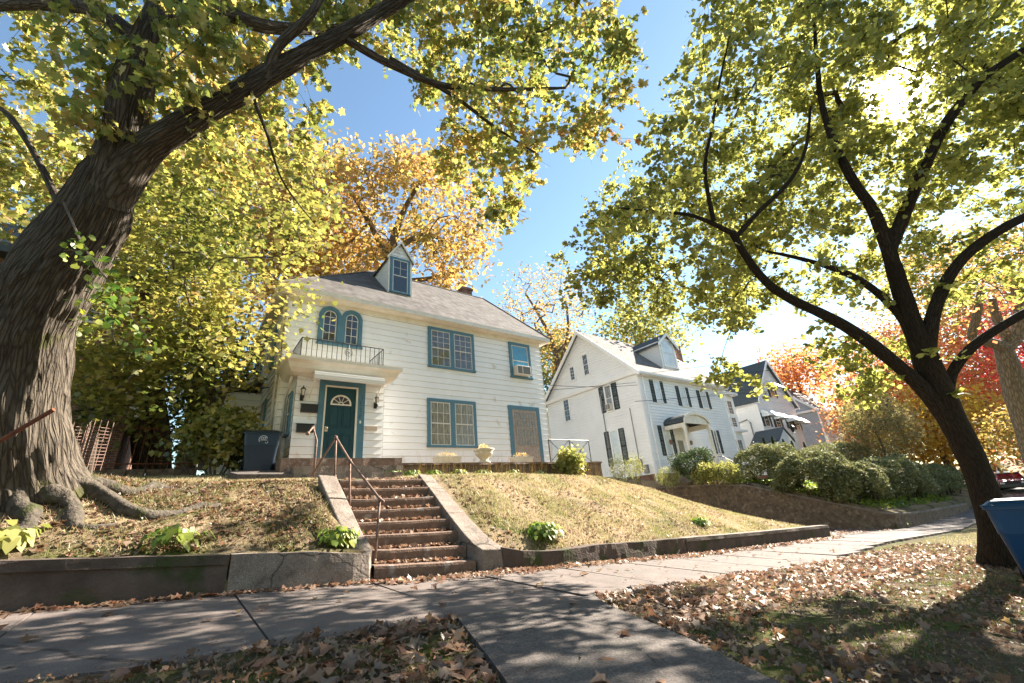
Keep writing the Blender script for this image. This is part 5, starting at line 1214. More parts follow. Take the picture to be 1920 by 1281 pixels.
# a leafy shoot growing from the trunk
sh_pts=[WD(a,b_,c) for a,b_,c in ((120,380,4.45),(150,450,4.3),(180,500,4.25),(215,540,4.2),(250,600,4.25),(290,650,4.3))]
b=B(); b.tube(sh_pts,[.012,.01,.009,.008,.006,.003],5); b.tube([sh_pts[1],WD(165,470,4.2),WD(120,470,4.2)],.006,5); b.tube([sh_pts[2],WD(160,560,4.2),WD(150,600,4.2)],.005,5); b.tube([sh_pts[3],WD(200,590,4.2),WD(215,640,4.2)],.005,5); b.build('branch', twig_m, t1)
Cs=np.array([WD(a,b_,c) for a,b_,c in ((150,450,4.2),(175,480,4.15),(190,510,4.15),(165,560,4.1),(215,540,4.15),(240,585,4.15),(270,620,4.2),(285,655,4.2),(205,600,4.1),(150,600,4.15),(250,640,4.1),(225,565,4.1),(140,475,4.15),(195,540,4.1))])
leaves('crown', around(Cs,15,.075), .055, 'round', L_host, t1, up=.4, droop=.5)

# ---- tree on the right
t2 = thing('leaning_linden_tree', 'dark-trunked leaning linden with yellow green crown beside the blue bin, right of the sidewalk', 'tree', (11.3,1.8,-1.45))
T2 = Tree()
tk=[(1902,1085,7.25,.42),(1880,1040,7.25,.33),(1862,980,7.2,.27),(1838,900,7.15,.245),(1812,840,7.1,.24),(1785,785,7.05,.245),(1762,735,7.0,.25),(1742,690,7.0,.23),(1728,650,7.0,.21),(1708,600,7.0,.175),(1688,540,7.0,.155),(1670,480,7.0,.13),(1658,430,7.0,.12)]
T2.limb([WD(a,b_,c) for a,b_,c,d in tk],[d*.76 for *_,d in tk],step=.05)
for pts in ([(1790,800,7.05,.18),(1745,745,7.0,.15),(1700,700,6.95,.12),(1640,650,6.85,.11),(1590,615,6.8,.10),(1540,588,6.7,.09),(1490,565,6.65,.08),(1450,540,6.6,.075),(1420,510,6.55,.065),(1395,475,6.5,.06),(1372,435,6.5,.055)],
            [(1378,440,6.5,.05),(1300,405,6.4,.032),(1230,398,6.3,.024),(1160,390,6.2,.014)],
            [(1380,445,6.5,.045),(1420,400,6.5,.04),(1480,340,6.6,.035),(1510,280,6.7,.03),(1520,200,6.9,.02)],
            [(1338,415,6.43,.04),(1322,320,6.4,.034),(1335,240,6.5,.028),(1350,150,6.6,.02),(1370,60,6.8,.012)],
            [(1752,715,7.0,.13),(1715,650,7.0,.085),(1690,595,7.05,.08),(1640,545,7.1,.07),(1580,510,7.2,.06),(1500,485,7.3,.04),(1430,470,7.4,.02)],
            [(1672,490,7.0,.12),(1640,400,7.0,.10),(1600,340,7.05,.085),(1565,270,7.2,.07),(1540,190,7.4,.055),(1530,90,7.8,.04),(1520,-40,8.2,.03)],
            [(1668,470,7.0,.12),(1700,390,7.0,.11),(1730,320,6.95,.10),(1775,230,6.9,.09),(1840,150,6.9,.075),(1910,100,6.9,.06),(2000,40,7,.04)],
            [(1735,680,7.0,.15),(1750,590,6.9,.11),(1785,510,6.8,.095),(1840,455,6.7,.085),(1925,405,6.6,.075),(2040,360,6.5,.06)],
            [(1770,760,7.0,.15),(1785,700,6.95,.085),(1830,645,6.8,.08),(1925,585,6.7,.075),(2040,530,6.6,.06)]):
    T2.limb([WD(a,b_,c) for a,b_,c,d in pts],[d*.86 for *_,d in pts],step=.07)
def flare2(p, d):
    hgt=p[2]+1.5
    return 1+.35*math.exp(-max(hgt,0)/.18)*(.5+.5*math.cos(math.atan2(d[1],d[0])*4)) if hgt<.9 else 1
T2.build_trunk('trunk', bark_r, t2, seg=40, rough=.06, flare=flare2, flute=.02)
yb_=[-300,0,100,200,300,400,460,560,620,700,800]; xb_=[1380,1335,1290,1240,1165,1080,1045,1060,1190,1300,1330]
pb_x=[1040,1100,1180,1260,1330,1400,1440,1500,1560,1650,1720,1800,2050]; pb_y=[560,600,620,570,600,640,610,600,590,560,560,590,560]
ins2=lambda px,py: px > np.interp(py,yb_,xb_)+random.uniform(-15,35) and py < np.interp(px,pb_x,pb_y)+random.uniform(-30,10)
C2=clusters_px(1000,(1040,2080),(-300,780),(6.8,11.5),ins2)
C2=np.concatenate([C2,clusters_px(420,(1270,2080),(-300,400),(6.9,10),ins2), clusters_px(50,(1100,2080),(-200,500),(5.6,6.4),ins2)])
C2=np.concatenate([C2,clusters_px(170,(1230,1560),(240,560),(10.5,14),ins2),clusters_px(260,(1090,1420),(330,600),(8,13.5),ins2)])
C2=C2[mknoise(C2,.75,9)<.17]
# unseen crown side outside the frame, added over the street for foreground shade
ex_=blobpts(300,(11,-.5,7.5),(5.5,3.5,3.0)); C2=np.concatenate([C2,ex_])
# drooping low sprays
for (a,b_,n_) in ((1345,690,3),(1400,715,3),(1590,650,5),(1630,690,6),(1600,720,4),(1540,640,4),(1700,640,3)):
    for _ in range(n_): C2=np.concatenate([C2,[WD(a+random.uniform(-35,35),b_+random.uniform(-30,30),random.uniform(7.0,8.2))]])
sd_ = unit((.825,.004,.565))
for pz in (.9, 1.6, 2.3, 3.0): C2 = tubeclear(C2, (-.7,7.2,pz), 1.0, .93)
T2.grow(C2, base=.0031); T2.build_twigs('branch', twig_d, t2)
def near_sun(P):
    n_=P/np.linalg.norm(P,axis=1)[:,None]; return np.degrees(np.arccos(np.clip(n_@sd_,-1,1)))
SA,SB,LP2,LN2=sprays(C2,7,.36,8); an_=near_sun(LP2); kp=(an_>2.4)|((RNG.uniform(size=len(LP2))<.30)&(an_>.7)); LP2=LP2[kp]; LN2=LN2[kp]
twiglets('twigs',SA,SB,.003,twig_d,t2)
leaves('crown', LP2, .077, 'round', L_linden, t2, up=.5, fold=.3, droop=.4, nrm=LN2)
# little shoots on the trunk
for q_ in ((1748,658,6.6),(1795,668,6.6),(1792,735,6.75)): leaves('leafy_shoot', around([WD(*q_)],14,.06), .09,'round',L_linden,t2)

# ---- generic background tree
def tree(name, label, base, pts_list, C, leafm, size, shape, per, sig, bark=None, trunk_seg=12, basew=.006, group=None, flat=.8, tw=None, grow=True, **kw):
    t = thing(name, label, 'tree', tuple(base), group); K = Tree()
    for pts in pts_list: K.limb([p[0] for p in pts],[p[1] for p in pts],step=.25)
    K.build_trunk('trunk', bark or bark_b, t, seg=trunk_seg, rough=.05)
    if grow: K.grow(C, base=basew); K.build_twigs('branch', tw or twig_m, t, seg=3)
    if per: leaves('crown', around(C, per, sig, flat), size, shape, leafm, t, **kw)
    return t
def D(*a): return [(WD(px,py,d),r) for px,py,d,r in a]
# yellow-green maple between the big trunk and the house
polyY=lambda px,py: (150<px<600 and 270<py<830 and py < np.interp(px,[150,300,360,420,480,520,600],[800,780,740,720,650,640,560]))
C3=clusters_px(430,(130,600),(260,830),(10,15.5),polyY)
C3=C3[mknoise(C3,.5,6)<.24]
C3=np.concatenate([C3,clusters_px(55,(130,300),(640,790),(10,12.5),lambda a,c:True),clusters_px(30,(300,470),(560,740),(10.5,13),lambda a,c:True)])
C3=np.array([p for p in C3 if not (p[0]>1.2 and p[1]>12.6 and p[2]<9)])
tree('yellow_maple_tree','bright yellow green maple filling the space between the big trunk and the house',WD(378,872,13),
  [D((378,880,13,.12),(390,790,12.9,.11),(398,700,12.8,.10),(380,600,12.7,.09),(360,500,12.7,.07),(350,400,12.8,.05)),D((398,790,12.9,.07),(425,730,12.8,.06),(450,650,12.6,.05),(470,580,12.5,.03))],
  C3,L_yel,.14,'maple',46,.36,basew=.006,up=.55,fold=.3)
tree('dark_trunk_tree','tree with thick dark twin trunks in front of the brick building',WD(285,872,14.6),
  [D((272,885,14.6,.34),(262,800,14.6,.27),(252,720,14.5,.25),(245,600,14.5,.22),(240,480,14.5,.15)),D((300,885,14.8,.34),(300,800,14.8,.27),(285,700,14.7,.24),(290,600,14.6,.18),(300,450,14.5,.1))],
  clusters_px(230,(60,420),(330,700),(14,18),lambda a,c:True),L_yel,.17,'maple',46,.5,up=.5)
tree('ivy_trunk_tree','broken ivy-wrapped trunk in the shade beside the brick building',WD(350,875,13.8),
  [D((352,885,13.8,.20),(356,800,13.8,.15),(362,740,13.8,.13),(376,690,13.8,.10))],clusters_px(30,(335,400),(700,860),(13.5,13.9),lambda a,c:True),L_host,.09,'round',30,.18)
polyG=lambda px,py: ((px-735)/185)**2+((py-430)/150)**2<1 or ((px-600)/110)**2+((py-380)/110)**2<1
C4=clusters_px(330,(480,920),(270,590),(25,32),polyG); C4=C4[mknoise(C4,.35,2)<.22]
tree('golden_oak_tree','tall golden oak rising behind the roof and dormer of the white house',WD(735,700,28),
  [D((735,820,28,.5),(735,640,28,.45),(730,520,28,.35),(738,450,28,.28),(760,390,28,.18),(790,340,28,.1)),D((735,500,28,.25),(700,430,28,.2),(670,380,28,.12),(640,330,28,.08)),D((738,470,28,.22),(800,440,28,.15),(860,470,28,.08)),D((736,530,28,.2),(820,520,28,.14),(880,500,28,.08))],
  C4,L_gold,.34,'oak',48,.65,basew=.016,up=.4)
C5=clusters_px(260,(940,1110),(505,700),(34,42),lambda px,py: ((px-1020)/85)**2+((py-590)/95)**2<1)
tree('bare_tree','nearly bare pale tree with thin yellow foliage between the two houses',WD(1050,760,38),
  [D((1062,800,38,.35),(1050,700,38,.28),(1035,640,38,.2),(1010,590,38,.12),(985,550,38,.07)),D((1050,690,38,.2),(1065,620,38,.13),(1060,560,38,.08)),D((1045,660,38,.15),(1085,620,38,.08)),D((1040,650,38,.15),(1000,640,38,.1),(965,600,38,.05))],
  C5,L_gold,.22,'quad',14,.8,basew=.014)
def ball(name,label,px,py,d,rx,rz,n,leafm,size,per,sig,shape='quad',group=None,trunkr=.25,lean=0,ry=None,bark=None,up=.4):
    c=WD(px,py,d); gx,gy=c[0]+lean,c[1]; gz=float(G(gx,gy)); C=blobpts(n,c,(rx,ry or rx,rz)); C=C[C[:,2]>gz+.3]
    return tree(name,label,(gx,gy,gz),[[(np.array((gx,gy,gz-.2)),trunkr),((np.array((gx,gy,gz))+c)/2,trunkr*.8),(c,trunkr*.45),(c+np.array((.2*rx,0,rz*.6)),trunkr*.15)]],C,leafm,size,shape,per,sig,basew=.012,group=group,bark=bark,up=up)
ball('yard_tree','green yellow tree between the two white houses, low behind the terrace corner',1040,680,43,3.0,4.2,70,L_yel,.32,60,.8)
ball('woodland_tree','green golden tree filling the far left behind the brick building',60,430,24,6,7,170,L_yel,.28,60,.9,trunkr=.4)
ball('woodland_tree','orange tinted tree above the yellow maple, left of the golden oak',450,350,24,5,5,150,L_gold,.28,60,.85,trunkr=.4)
ball('woodland_tree','yellow green tree behind the left corner of the white house roof',600,520,30,5,5,130,L_gold,.3,60,.9,trunkr=.4)
ball('shrub_tree','dense dark evergreen beside the left wall of the white house',430,770,17,1.9,3.0,90,L_dark,.16,90,.4,trunkr=.15)
ball('street_tree','broad orange maple behind the junipers, down the street',1715,725,42,6.5,6,190,L_oran,.36,70,1.1,trunkr=.4)
ball('street_tree','golden yellow maple low behind the leaning trunk',1745,800,34,4.2,2.8,150,LM('golden_leaf',[(.42,.26,.03),(.52,.34,.04),(.5,.22,.04)],patch=.4),.30,70,.8,trunkr=.25)
ball('street_tree','scarlet red maple at the right edge behind the parked cars',1885,745,42,4.6,5.0,150,L_red,.34,60,1.1,trunkr=.3)
ball('street_tree','pink red maple showing above the knotted trunk',1915,640,34,3.5,4,80,L_red,.26,34,1.0,trunkr=.2)
ball('street_tree','pale orange maple in front of the grey house',1625,775,40,3.2,3.2,80,L_oran,.30,50,.8,trunkr=.25)
ball('street_tree','tall yellow orange tree far behind the crown of the leaning linden',1800,560,48,8,8,200,L_gold,.42,50,1.3,trunkr=.4)
ball('round_shrub_tree','dull olive brown round shrub tree behind the junipers',1640,800,29,2.2,2.3,110,L_brown,.16,90,.42,trunkr=.12,shape='long')
ball('small_yellow_tree','small yellow leaved tree by the parked cars at the right edge',1935,815,19,1.5,1.2,60,L_gold,.15,60,.35,trunkr=.10)
ball('far_tree','green gold tree beyond the roof of the gabled neighbor house',1200,630,46,5,4,90,L_yel,.4,50,1.0,trunkr=.3)
ball('far_tree','thin orange tree beyond the dark roofed third house',1490,700,60,5,4,90,L_oran,.45,40,1.1,trunkr=.3)
# knotted trunk at the right edge
kt=clusters_px(60,(1800,2050),(430,640),(11,15),lambda a,c:True)
tree('knotted_tree','pale knotted pruned trunk forking at the right edge of the photo',WD(1975,960,13),
  [D((1985,980,13,.36),(1950,880,13,.30),(1925,800,13,.28),(1905,740,13,.27),(1893,690,13,.25),(1880,650,13,.2)),D((1880,650,13,.18),(1850,640,12.8,.13),(1822,632,12.7,.11),(1830,600,12.6,.10),(1840,540,12.6,.08)),D((1882,655,13,.2),(1905,630,13,.17),(1912,580,13,.14),(1900,520,13,.1)),D((1895,640,13,.14),(1870,600,13,.12),(1860,560,13,.08))],
  kt,L_oran,.13,'quad',10,.4,bark=bark_mat('pale_knotty_bark',(.30,.25,.19),(.09,.07,.05),us=6,vs=2),trunk_seg=20,basew=.007)

# unseen trees added behind the viewer to tone down shade and reflections
for (bx_,by_,r_,lab_) in ((-8,-17,5.0,'unseen yellow maple added across the street to block sky light, left end'),(5,-18,5.5,'unseen yellow maple added across the street to block sky light, middle'),(19,-17,5.0,'unseen yellow maple added across the street to block sky light, right end')):
    gz_=float(G(bx_,by_)); c_=np.array((bx_,by_,gz_+8.0)); C_=blobpts(150,c_,(r_,r_,5.0))
    tree('added_shade_tree',lab_,(bx_,by_,gz_),[[(np.array((bx_,by_,gz_-.2)),.4),(np.array((bx_,by_,gz_+4)),.33),(c_,.2),(c_+np.array((0,0,3)),.06)]],C_,L_yel,.34,'quad',70,.9,basew=.014,group='added unseen trees across the street')
# ================================================================ SHRUBS AND PLANTS
def shrub(name,label,c,r,n,leafm,size,shape='quad',stems=5,cat='shrub',group=None,shell=.55,tw=None,up=.4,dropbase=True):
    gz=float(G(c[0],c[1])); t=thing(name,label,cat,(c[0],c[1],gz),group)
    C=blobpts(n,c,r,shell); w=mknoise(C,1.6/max(r[0],.3),3); C=np.array(c)+(C-np.array(c))*(1+.65*w[:,None]); C=C[C[:,2]>gz+.02]
    leaves('foliage',C,size,shape,leafm,t,up=up)
    for k in range(stems):
        b=B(); a_=2*PI*k/stems+.3; q=(c[0]+r[0]*.6*math.cos(a_),c[1]+r[1]*.6*math.sin(a_),c[2]+r[2]*random.uniform(-.1,.5)); s0=(c[0]+r[0]*.15*math.cos(a_),c[1]+r[1]*.15*math.sin(a_),gz-.05)
        m_=((s0[0]+q[0])/2+random.uniform(-.1,.1)*r[0],(s0[1]+q[1])/2,(s0[2]+q[2])/2); b.tube([s0,m_,q],[.03*max(r[0],.4),.022*max(r[0],.4),.01],5); b.build('stem',tw or twig_m,t)
    return t
def bushpx(name,label,px,py,y,r,n,leafm,size,**kw):
    c=WY(px,py,y); return shrub(name,label,tuple(c),r,n,leafm,size,**kw)
bushpx('hydrangea_bush','bright yellow green hydrangea bush at the right corner of the terrace wall',1070,868,11.1,(.62,.5,.52),2300,L_hyd,.085,shape='round',stems=9,shell=.3)
bushpx('low_bush','low pale bush at the foot of the neighbor house wall, left one',1160,880,15.2,(.55,.5,.75),1500,L_yew,.07,shape='long')
bushpx('low_bush','small green bush beside the neighbor corner meters, right one',1188,878,15.6,(.6,.5,.75),1500,L_hyd,.07,shape='long')
bushpx('clipped_yew','round clipped dark yew under the neighbor front window',1300,868,13.6,(1.5,1.0,.85),15000,L_dark,.085,shape='long',shell=.7)
bushpx('flowering_shrub','yellow shrub in front of the clipped yew on the stone wall',1325,885,12.6,(.85,.7,.6),3200,L_hyd,.07,shape='round')
bushpx('flowering_shrub','pale leafy shrub leaning over the left end of the stone wall',1255,895,14.2,(.8,.7,.5),2400,L_hyd,.065,shape='long')
bushpx('flowering_shrub','yellow green shrub between the clipped yew and the junipers',1365,885,11.9,(.9,.8,.6),3200,L_hyd,.065,shape='round')
def juniper(label,px,py,y,r,n,stems=6):
    c=WY(px,py,y); gz=float(G(c[0],c[1])); t=thing('juniper_bush',label,'shrub',(c[0],c[1],gz),'spreading junipers above the stone wall')
    K=[]
    for _ in range(26): 
        a_=random.uniform(0,2*PI); s_=math.sqrt(random.random()); K.append((c[0]+r[0]*s_*math.cos(a_),c[1]+r[1]*s_*math.sin(a_),c[2]+r[2]*(.15-.75*s_*s_)+random.uniform(-.08,.12)*r[2]))
    K=np.array(K); P=[]
    nd=n//2; th=RNG.uniform(0,2*PI,nd); sr=np.sqrt(RNG.uniform(0,1,nd)); dz=np.sqrt(np.maximum(0,1-sr**2.6))
    Dm=np.stack([c[0]+r[0]*1.12*sr*np.cos(th),c[1]+r[1]*1.15*sr*np.sin(th),c[2]-.25*r[2]+r[2]*.85*dz+RNG.normal(size=nd)*.05],1); Dm[:,2]+=mknoise(Dm,1.6,7)*.30+mknoise(Dm,4.5,2)*.10; P.append(Dm)
    n=n-nd
    for k in K: P.append(blobpts(n//26,k,(r[0]*.34,r[1]*.34,r[2]*.36),.65))
    P=np.concatenate(P); P=P[P[:,2]>gz+.25]
    leaves('foliage',P,.12,'long',L_yew,t,up=.5,fold=.1)
    for k in range(stems):
        b=B(); q=K[k]; s0=(c[0]+(q[0]-c[0])*.75,c[1]+(q[1]-c[1])*.75-.1,gz-.05); b.tube([s0,((s0[0]+q[0])/2+.08,(s0[1]+q[1])/2,(s0[2]+q[2])/2),tuple(q)],[.06,.05,.03],6); b.build('stem',twig_d,t)
juniper('leftmost spreading juniper on dark stems, nearest the neighbor porch',1440,862,11.2,(2.2,1.4,1.1),17000)
juniper('juniper with bare dark stems overhanging the middle of the stone wall',1522,880,9.0,(2.4,1.4,1.2),24000,9)
juniper('rounded juniper at the corner of the stone wall above the sidewalk',1598,900,7.7,(2.1,1.1,1.15),24000,8)
juniper('broad juniper mound behind the wall corner, second from the right',1668,892,7.7,(4.0,1.35,1.5),28000)
juniper('rightmost long juniper mound touching the leaning trunk',1752,902,7.5,(5.5,1.2,1.5),28000)
juniper('back juniper rising behind the middle of the row',1570,858,11.5,(4.2,1.8,1.5),20000)
for k,(px,py,lb) in enumerate(((1434,833,'tiny clipped cone evergreen nearest the porch roof of the third house'),(1450,830,'second little cone evergreen by the third house porch'),(1471,835,'third little cone evergreen below the scalloped awnings'),(1487,838,'fourth little cone evergreen beside the lamp post'),(1510,840,'last little cone evergreen, right of the lamp post'))):
    c=WY(px,py,14.0); gz=float(G(c[0],14.0)); t=thing('cone_evergreen',lb,'shrub',(c[0],14.0,gz),'little cone evergreens')
    n=3000; h_=RNG.uniform(0,1,n)**1.4; a_=RNG.uniform(0,2*PI,n); rr_=.42*(1-h_)+.02; ht=c[2]+.45-gz
    leaves('foliage',np.stack([c[0]+rr_*np.cos(a_),14.0+rr_*np.sin(a_),gz+h_*ht],1),.12,'long',L_dark,t)
    b=B(); b.tube([(c[0],14.0,gz-.1),(c[0],14.0,gz+ht*.8)],[.05,.01],5); b.build('stem',twig_d,t)
bushpx('wild_shrub','leafy yellow green undergrowth bush left of the dark bin',415,820,13.0,(1.0,.8,.85),2600,L_yel,.12,shape='maple')
bushpx('wild_shrub','low weedy bush between the undergrowth and the dark bin',448,850,13.6,(.55,.6,.45),1200,L_host,.08,shape='round')
def hosta(label,px,py,r,n,size=.15,y=None,kind='broad_leaf_plant',mat=None,group='leafy clumps growing on the lawn bank'):
    g_=onG(px,py) if y is None else None
    if y is not None: w=WY(px,py,y); g_=np.array((w[0],y,float(G(w[0],y))))
    t=thing(kind,label,'plant',tuple(g_),group); s=SHP['long']; k=len(s); V=[]; b=B()
    for i in range(int(n*1.5)):
        a_=random.uniform(0,2*PI); el=random.uniform(.15,1.25); L_=size*random.uniform(.45,1.15); d=np.array((math.cos(a_)*math.cos(el),math.sin(a_)*math.cos(el),math.sin(el)))
        st_=np.array(g_)+np.array((random.uniform(-1,1)*r*.4,random.uniform(-1,1)*r*.4,.0)); tip=st_+d*r*random.uniform(.45,1)*np.array((1,1,.9))
        b.tube([st_-Z1*.03,(st_+tip)/2+Z1*.02,tip],[.004,.003,.002],3,caps=False)
        dd=unit(d*np.array((1,1,.1))-Z1*random.uniform(.1,.9)); U=unit(np.cross(dd,Z1)+.001); Nn=np.cross(U,dd)
        # leaf in three rows so that it arches
        c0=tip; w=L_*.32
        A=[c0,c0+dd*L_*.35+U*w+Nn*.02,c0+dd*L_*.75+U*w*.7-Z1*L_*.12,c0+dd*L_-Z1*L_*.28,c0+dd*L_*.75-U*w*.7-Z1*L_*.12,c0+dd*L_*.35-U*w+Nn*.02]; V.append(A)
    npmesh('leaf_clump',np.array(V),6,mat or L_host,t); b.build('stem',L_host,t)
hosta('hosta-like clump with wilted stalks on the left wall, below the big trunk',325,1018,.26,50,.15)
hosta('green leafy clump at the left side of the stair foot',632,1018,.26,110,.13)
hosta('pale sunlit leafy clump at the left edge of the photo on the wall',5,1020,.26,60,.17,mat=L_hyd)
hosta('dense green leafy clump at the right side of the stair foot',1015,1008,.34,240,.12)
hosta('small green leafy clump in the middle of the right lawn',1312,985,.26,120,.11)
hosta('yellow green weed clump at the driveway wall end of the lawn',1478,968,.25,60,.11)
hosta('tall yellow weed clump at the foot of the stone wall corner',1690,985,.30,90,.10)
for k,(px,lb) in enumerate(((735,'first'),(770,'second'),(812,'third'),(860,'fourth'),(905,'fifth'),(960,'sixth'),(1010,'seventh'))):
    hosta(lb+' low sunlit plant from the stairs along the foot of the terrace wall',px,885,.22,70,.12,y=11.25,mat=L_host if k<3 else L_hyd,group='plants along the terrace wall foot')
# dry stalks along the terrace wall
b=B()
for _ in range(150):
    x_=random.uniform(5.0,12.6); y_=random.uniform(11.1,11.6); g_=float(G(x_,y_)); L_=random.uniform(.25,.75); dx=random.uniform(-.35,.35)*L_
    b.tube([(x_,y_,g_),(x_+dx*.4,y_-.02,g_+L_*.6),(x_+dx,y_-.04,g_+L_)],[.004,.003,.002],3,caps=False)
o=b.build('dry_stalks',L_dry); struct(o,'tangle of dry pale stalks standing along the terrace wall','dry stalks','stuff')
# fallen twigs and bare stalks
b=B()
for _ in range(150):
    x_=random.uniform(-1.5,13); y_=random.choice([random.uniform(-.5,6.2),random.uniform(6.8,11)]); z_=float(G(x_,y_))+(.075 if 3.8<y_<6.3 else .02)
    if 3.8<y_<6.3 and random.random()<.5: continue
    a_=random.uniform(0,PI); L_=random.uniform(.08,.4); pts=[]
    for k in range(4):
        pts.append((x_+L_*k/3*math.cos(a_)+random.uniform(-.02,.02),y_+L_*k/3*math.sin(a_)*.8+random.uniform(-.02,.02),float(G(x_+L_*k/3*math.cos(a_),y_))*0+z_+random.uniform(0,.03)))
    b.tube(pts,[.005,.005,.004,.002],4)
o=b.build('fallen_twigs',twig_m); struct(o,'scattered fallen twigs on the path and lawns','twigs','stuff')

# ================================================================ GRASS AND LITTER
def scatter(n, xr, yr, cond=None):
    x=RNG.uniform(*xr,n); y=RNG.uniform(*yr,n)
    if cond is not None: m=cond(x,y); x,y=x[m],y[m]
    return x,y
nz=lambda x,y,s,o=0: np.array([mnoise.noise(Vector((a*s+o,c*s,o))) for a,c in zip(x,y)])
def blades(name,label,x,y,hgt,w,mat,off=0):
    n=len(x); z=G(x,y)+off; a=RNG.uniform(0,2*PI,n); h_=hgt*RNG.uniform(.5,1.4,n); le=RNG.normal(size=(n,2))*.55
    p=np.stack([x,y,z-.01],1); U=np.stack([np.cos(a),np.sin(a),0*a],1)*w*.5; tip=p+np.stack([le[:,0]*h_,le[:,1]*h_,h_],1)
    V=np.stack([p-U,p+U,tip],1); o=npmesh(name,V,3,mat); struct(o,label,'grass','stuff'); return o
notstair=lambda x,y: ~((x>1.95)&(x<4.5)&(y<8.7))&~((x>2.1)&(x<4.3)&(y<11.2))
x,y=scatter(270000,(-4,18),(6.64,12.4),lambda x,y:(x<XR(y)+.2)&notstair(x,y)&~((x>4.7)&(y>11.7)))
dens=nz(x,y,.9); m=(dens>-.25)|(RNG.uniform(size=len(x))<.3); m&=~((x<1.7)&(y<9)&(RNG.uniform(size=len(x))<.62))
blades('lawn_grass','dry golden lawn grass covering the bank above the walls',x[m],y[m],.065,.012,L_grass)
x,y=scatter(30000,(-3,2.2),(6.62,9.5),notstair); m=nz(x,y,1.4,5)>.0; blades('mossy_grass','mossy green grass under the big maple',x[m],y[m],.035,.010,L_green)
pathc=lambda x,y:(x>1.6)&(x<5.6)&(y>0)
def offpath(x,y):
    return ~((x>edge_l(y)-.02)&(x<edge_r(y)+.03))
x,y=scatter(60000,(-2,16),(-.6,3.78),offpath); m=nz(x,y,1.1,2)+np.interp(x,[3,8,12],[-.1,.2,.1])>.0
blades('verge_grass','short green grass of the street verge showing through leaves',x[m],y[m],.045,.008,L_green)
x,y=scatter(9000,(11,24),(2.2,4.2)); blades('verge_grass_far','golden green verge grass near the leaning tree',x[:],y[:],.05,.012,L_grass)
def litter(name,label,x,y,size,mat,off=.012,shape='mix',up=.68):
    if shape=='mix':
        q=RNG.uniform(size=len(x)); litter(name,label+', round and oak ones',x[q<.34],y[q<.34],size*.8,mat,off,'oak',up); litter(name,label+', narrow ones',x[(q>.34)&(q<.52)],y[(q>.34)&(q<.52)],size*.7,mat,off,'long',up); return litter(name,label,x[q>.52],y[q>.52],size,mat,off,'maple',up)
    z=G(x,y); z=np.where((y>3.8)&(y<6.3),z+.055,z)
    P=np.stack([x,y,z+off+RNG.uniform(0,.02,len(x))],1); V,k=leaf_arr(P,size,shape,up=up,fold=.95,nrm=np.array([0,0,1.]),jit=.55); o=npmesh(name,V,k,mat); struct(o,label,'fallen leaves','stuff'); return o
x,y=scatter(21000,(-2,17),(-.5,3.85),offpath); m=(nz(x,y,.8,7)+nz(x,y,3,3)*.5>-.12); litter('fallen_leaves','thick carpet of brown and tan fallen leaves on the verge',x[m],y[m],.058,L_litter,up=.5)
x,y=scatter(26000,(-2,14),(-.3,3.85),offpath); litter('leaf_fragments','small broken bits of leaves and seeds between the fallen leaves',x,y,.022,L_litter,shape='quad',up=.5)
x,y=scatter(16000,(-3,2.2),(6.7,11),notstair); litter('lawn_fragments','small leaf fragments and debris on the left lawn',x,y,.026,L_litter,shape='quad',up=.5)
x,y=scatter(4200,(.5,13),(2.3,3.85),lambda x,y:offpath(x,y)&(RNG.uniform(size=len(x))<1)); litter('fallen_leaves_edge','rust coloured fallen leaves piled along the sidewalk edge',x,y,.085,L_litr)
x,y=scatter(30000,(-3,17.5),(6.62,11.5),lambda x,y:(x<XR(y))&notstair(x,y)); w=np.interp(x,[-3,2,2.2,6,18],[1.6,1.5,.55,.4,.3]); m=(nz(x,y,1.0,1)+w*.5>.12)&(RNG.uniform(size=len(x))<.25+.75*w)
litter('lawn_leaves','scattered tan and red fallen leaves on the lawn bank',x[m],y[m],.06,L_litter)
m2=RNG.uniform(size=len(x))<.10; litter('lawn_leaves_red','rusty red oak leaves dotted over the lawn',x[m2],y[m2],.075,L_litr,shape='oak')
# along the walls and on the sidewalk
x=np.concatenate([RNG.uniform(-2.5,2.3,360),RNG.uniform(4.4,17.6,2600),RNG.uniform(2.3,4.6,500),RNG.uniform(18,25.5,900)]); y=np.concatenate([6.27-np.abs(RNG.normal(size=360))*.07,6.22-np.abs(RNG.normal(size=2600))*.16,6.30-np.abs(RNG.normal(size=500))*.22,6.6+RNG.uniform(-.3,5,900)])
m=x<XW(y); x,y=x[m],y[m]; litter('wall_foot_leaves','drift of rusty fallen leaves along the foot of the walls',x,y,.08,L_litr)
x,y=scatter(260,(-2,16),(3.9,6.2)); litter('sidewalk_leaves','few single fallen leaves lying on the sidewalk',x,y,.075,L_litter,up=.85)
x,y=scatter(40,(1.8,5),(.5,3.7),lambda x,y:~offpath(x,y)); litter('path_leaves','few fallen leaves on the rough path',x,y,.08,L_litter,off=.02,up=.85)
x,y=scatter(1500,(18,24),(6.5,15),lambda x,y:(x>XR(y)+.5)&(x<XW(y)-.2)); litter('driveway_leaves','leaves scattered over the driveway',x,y,.08,L_litr,off=.03)
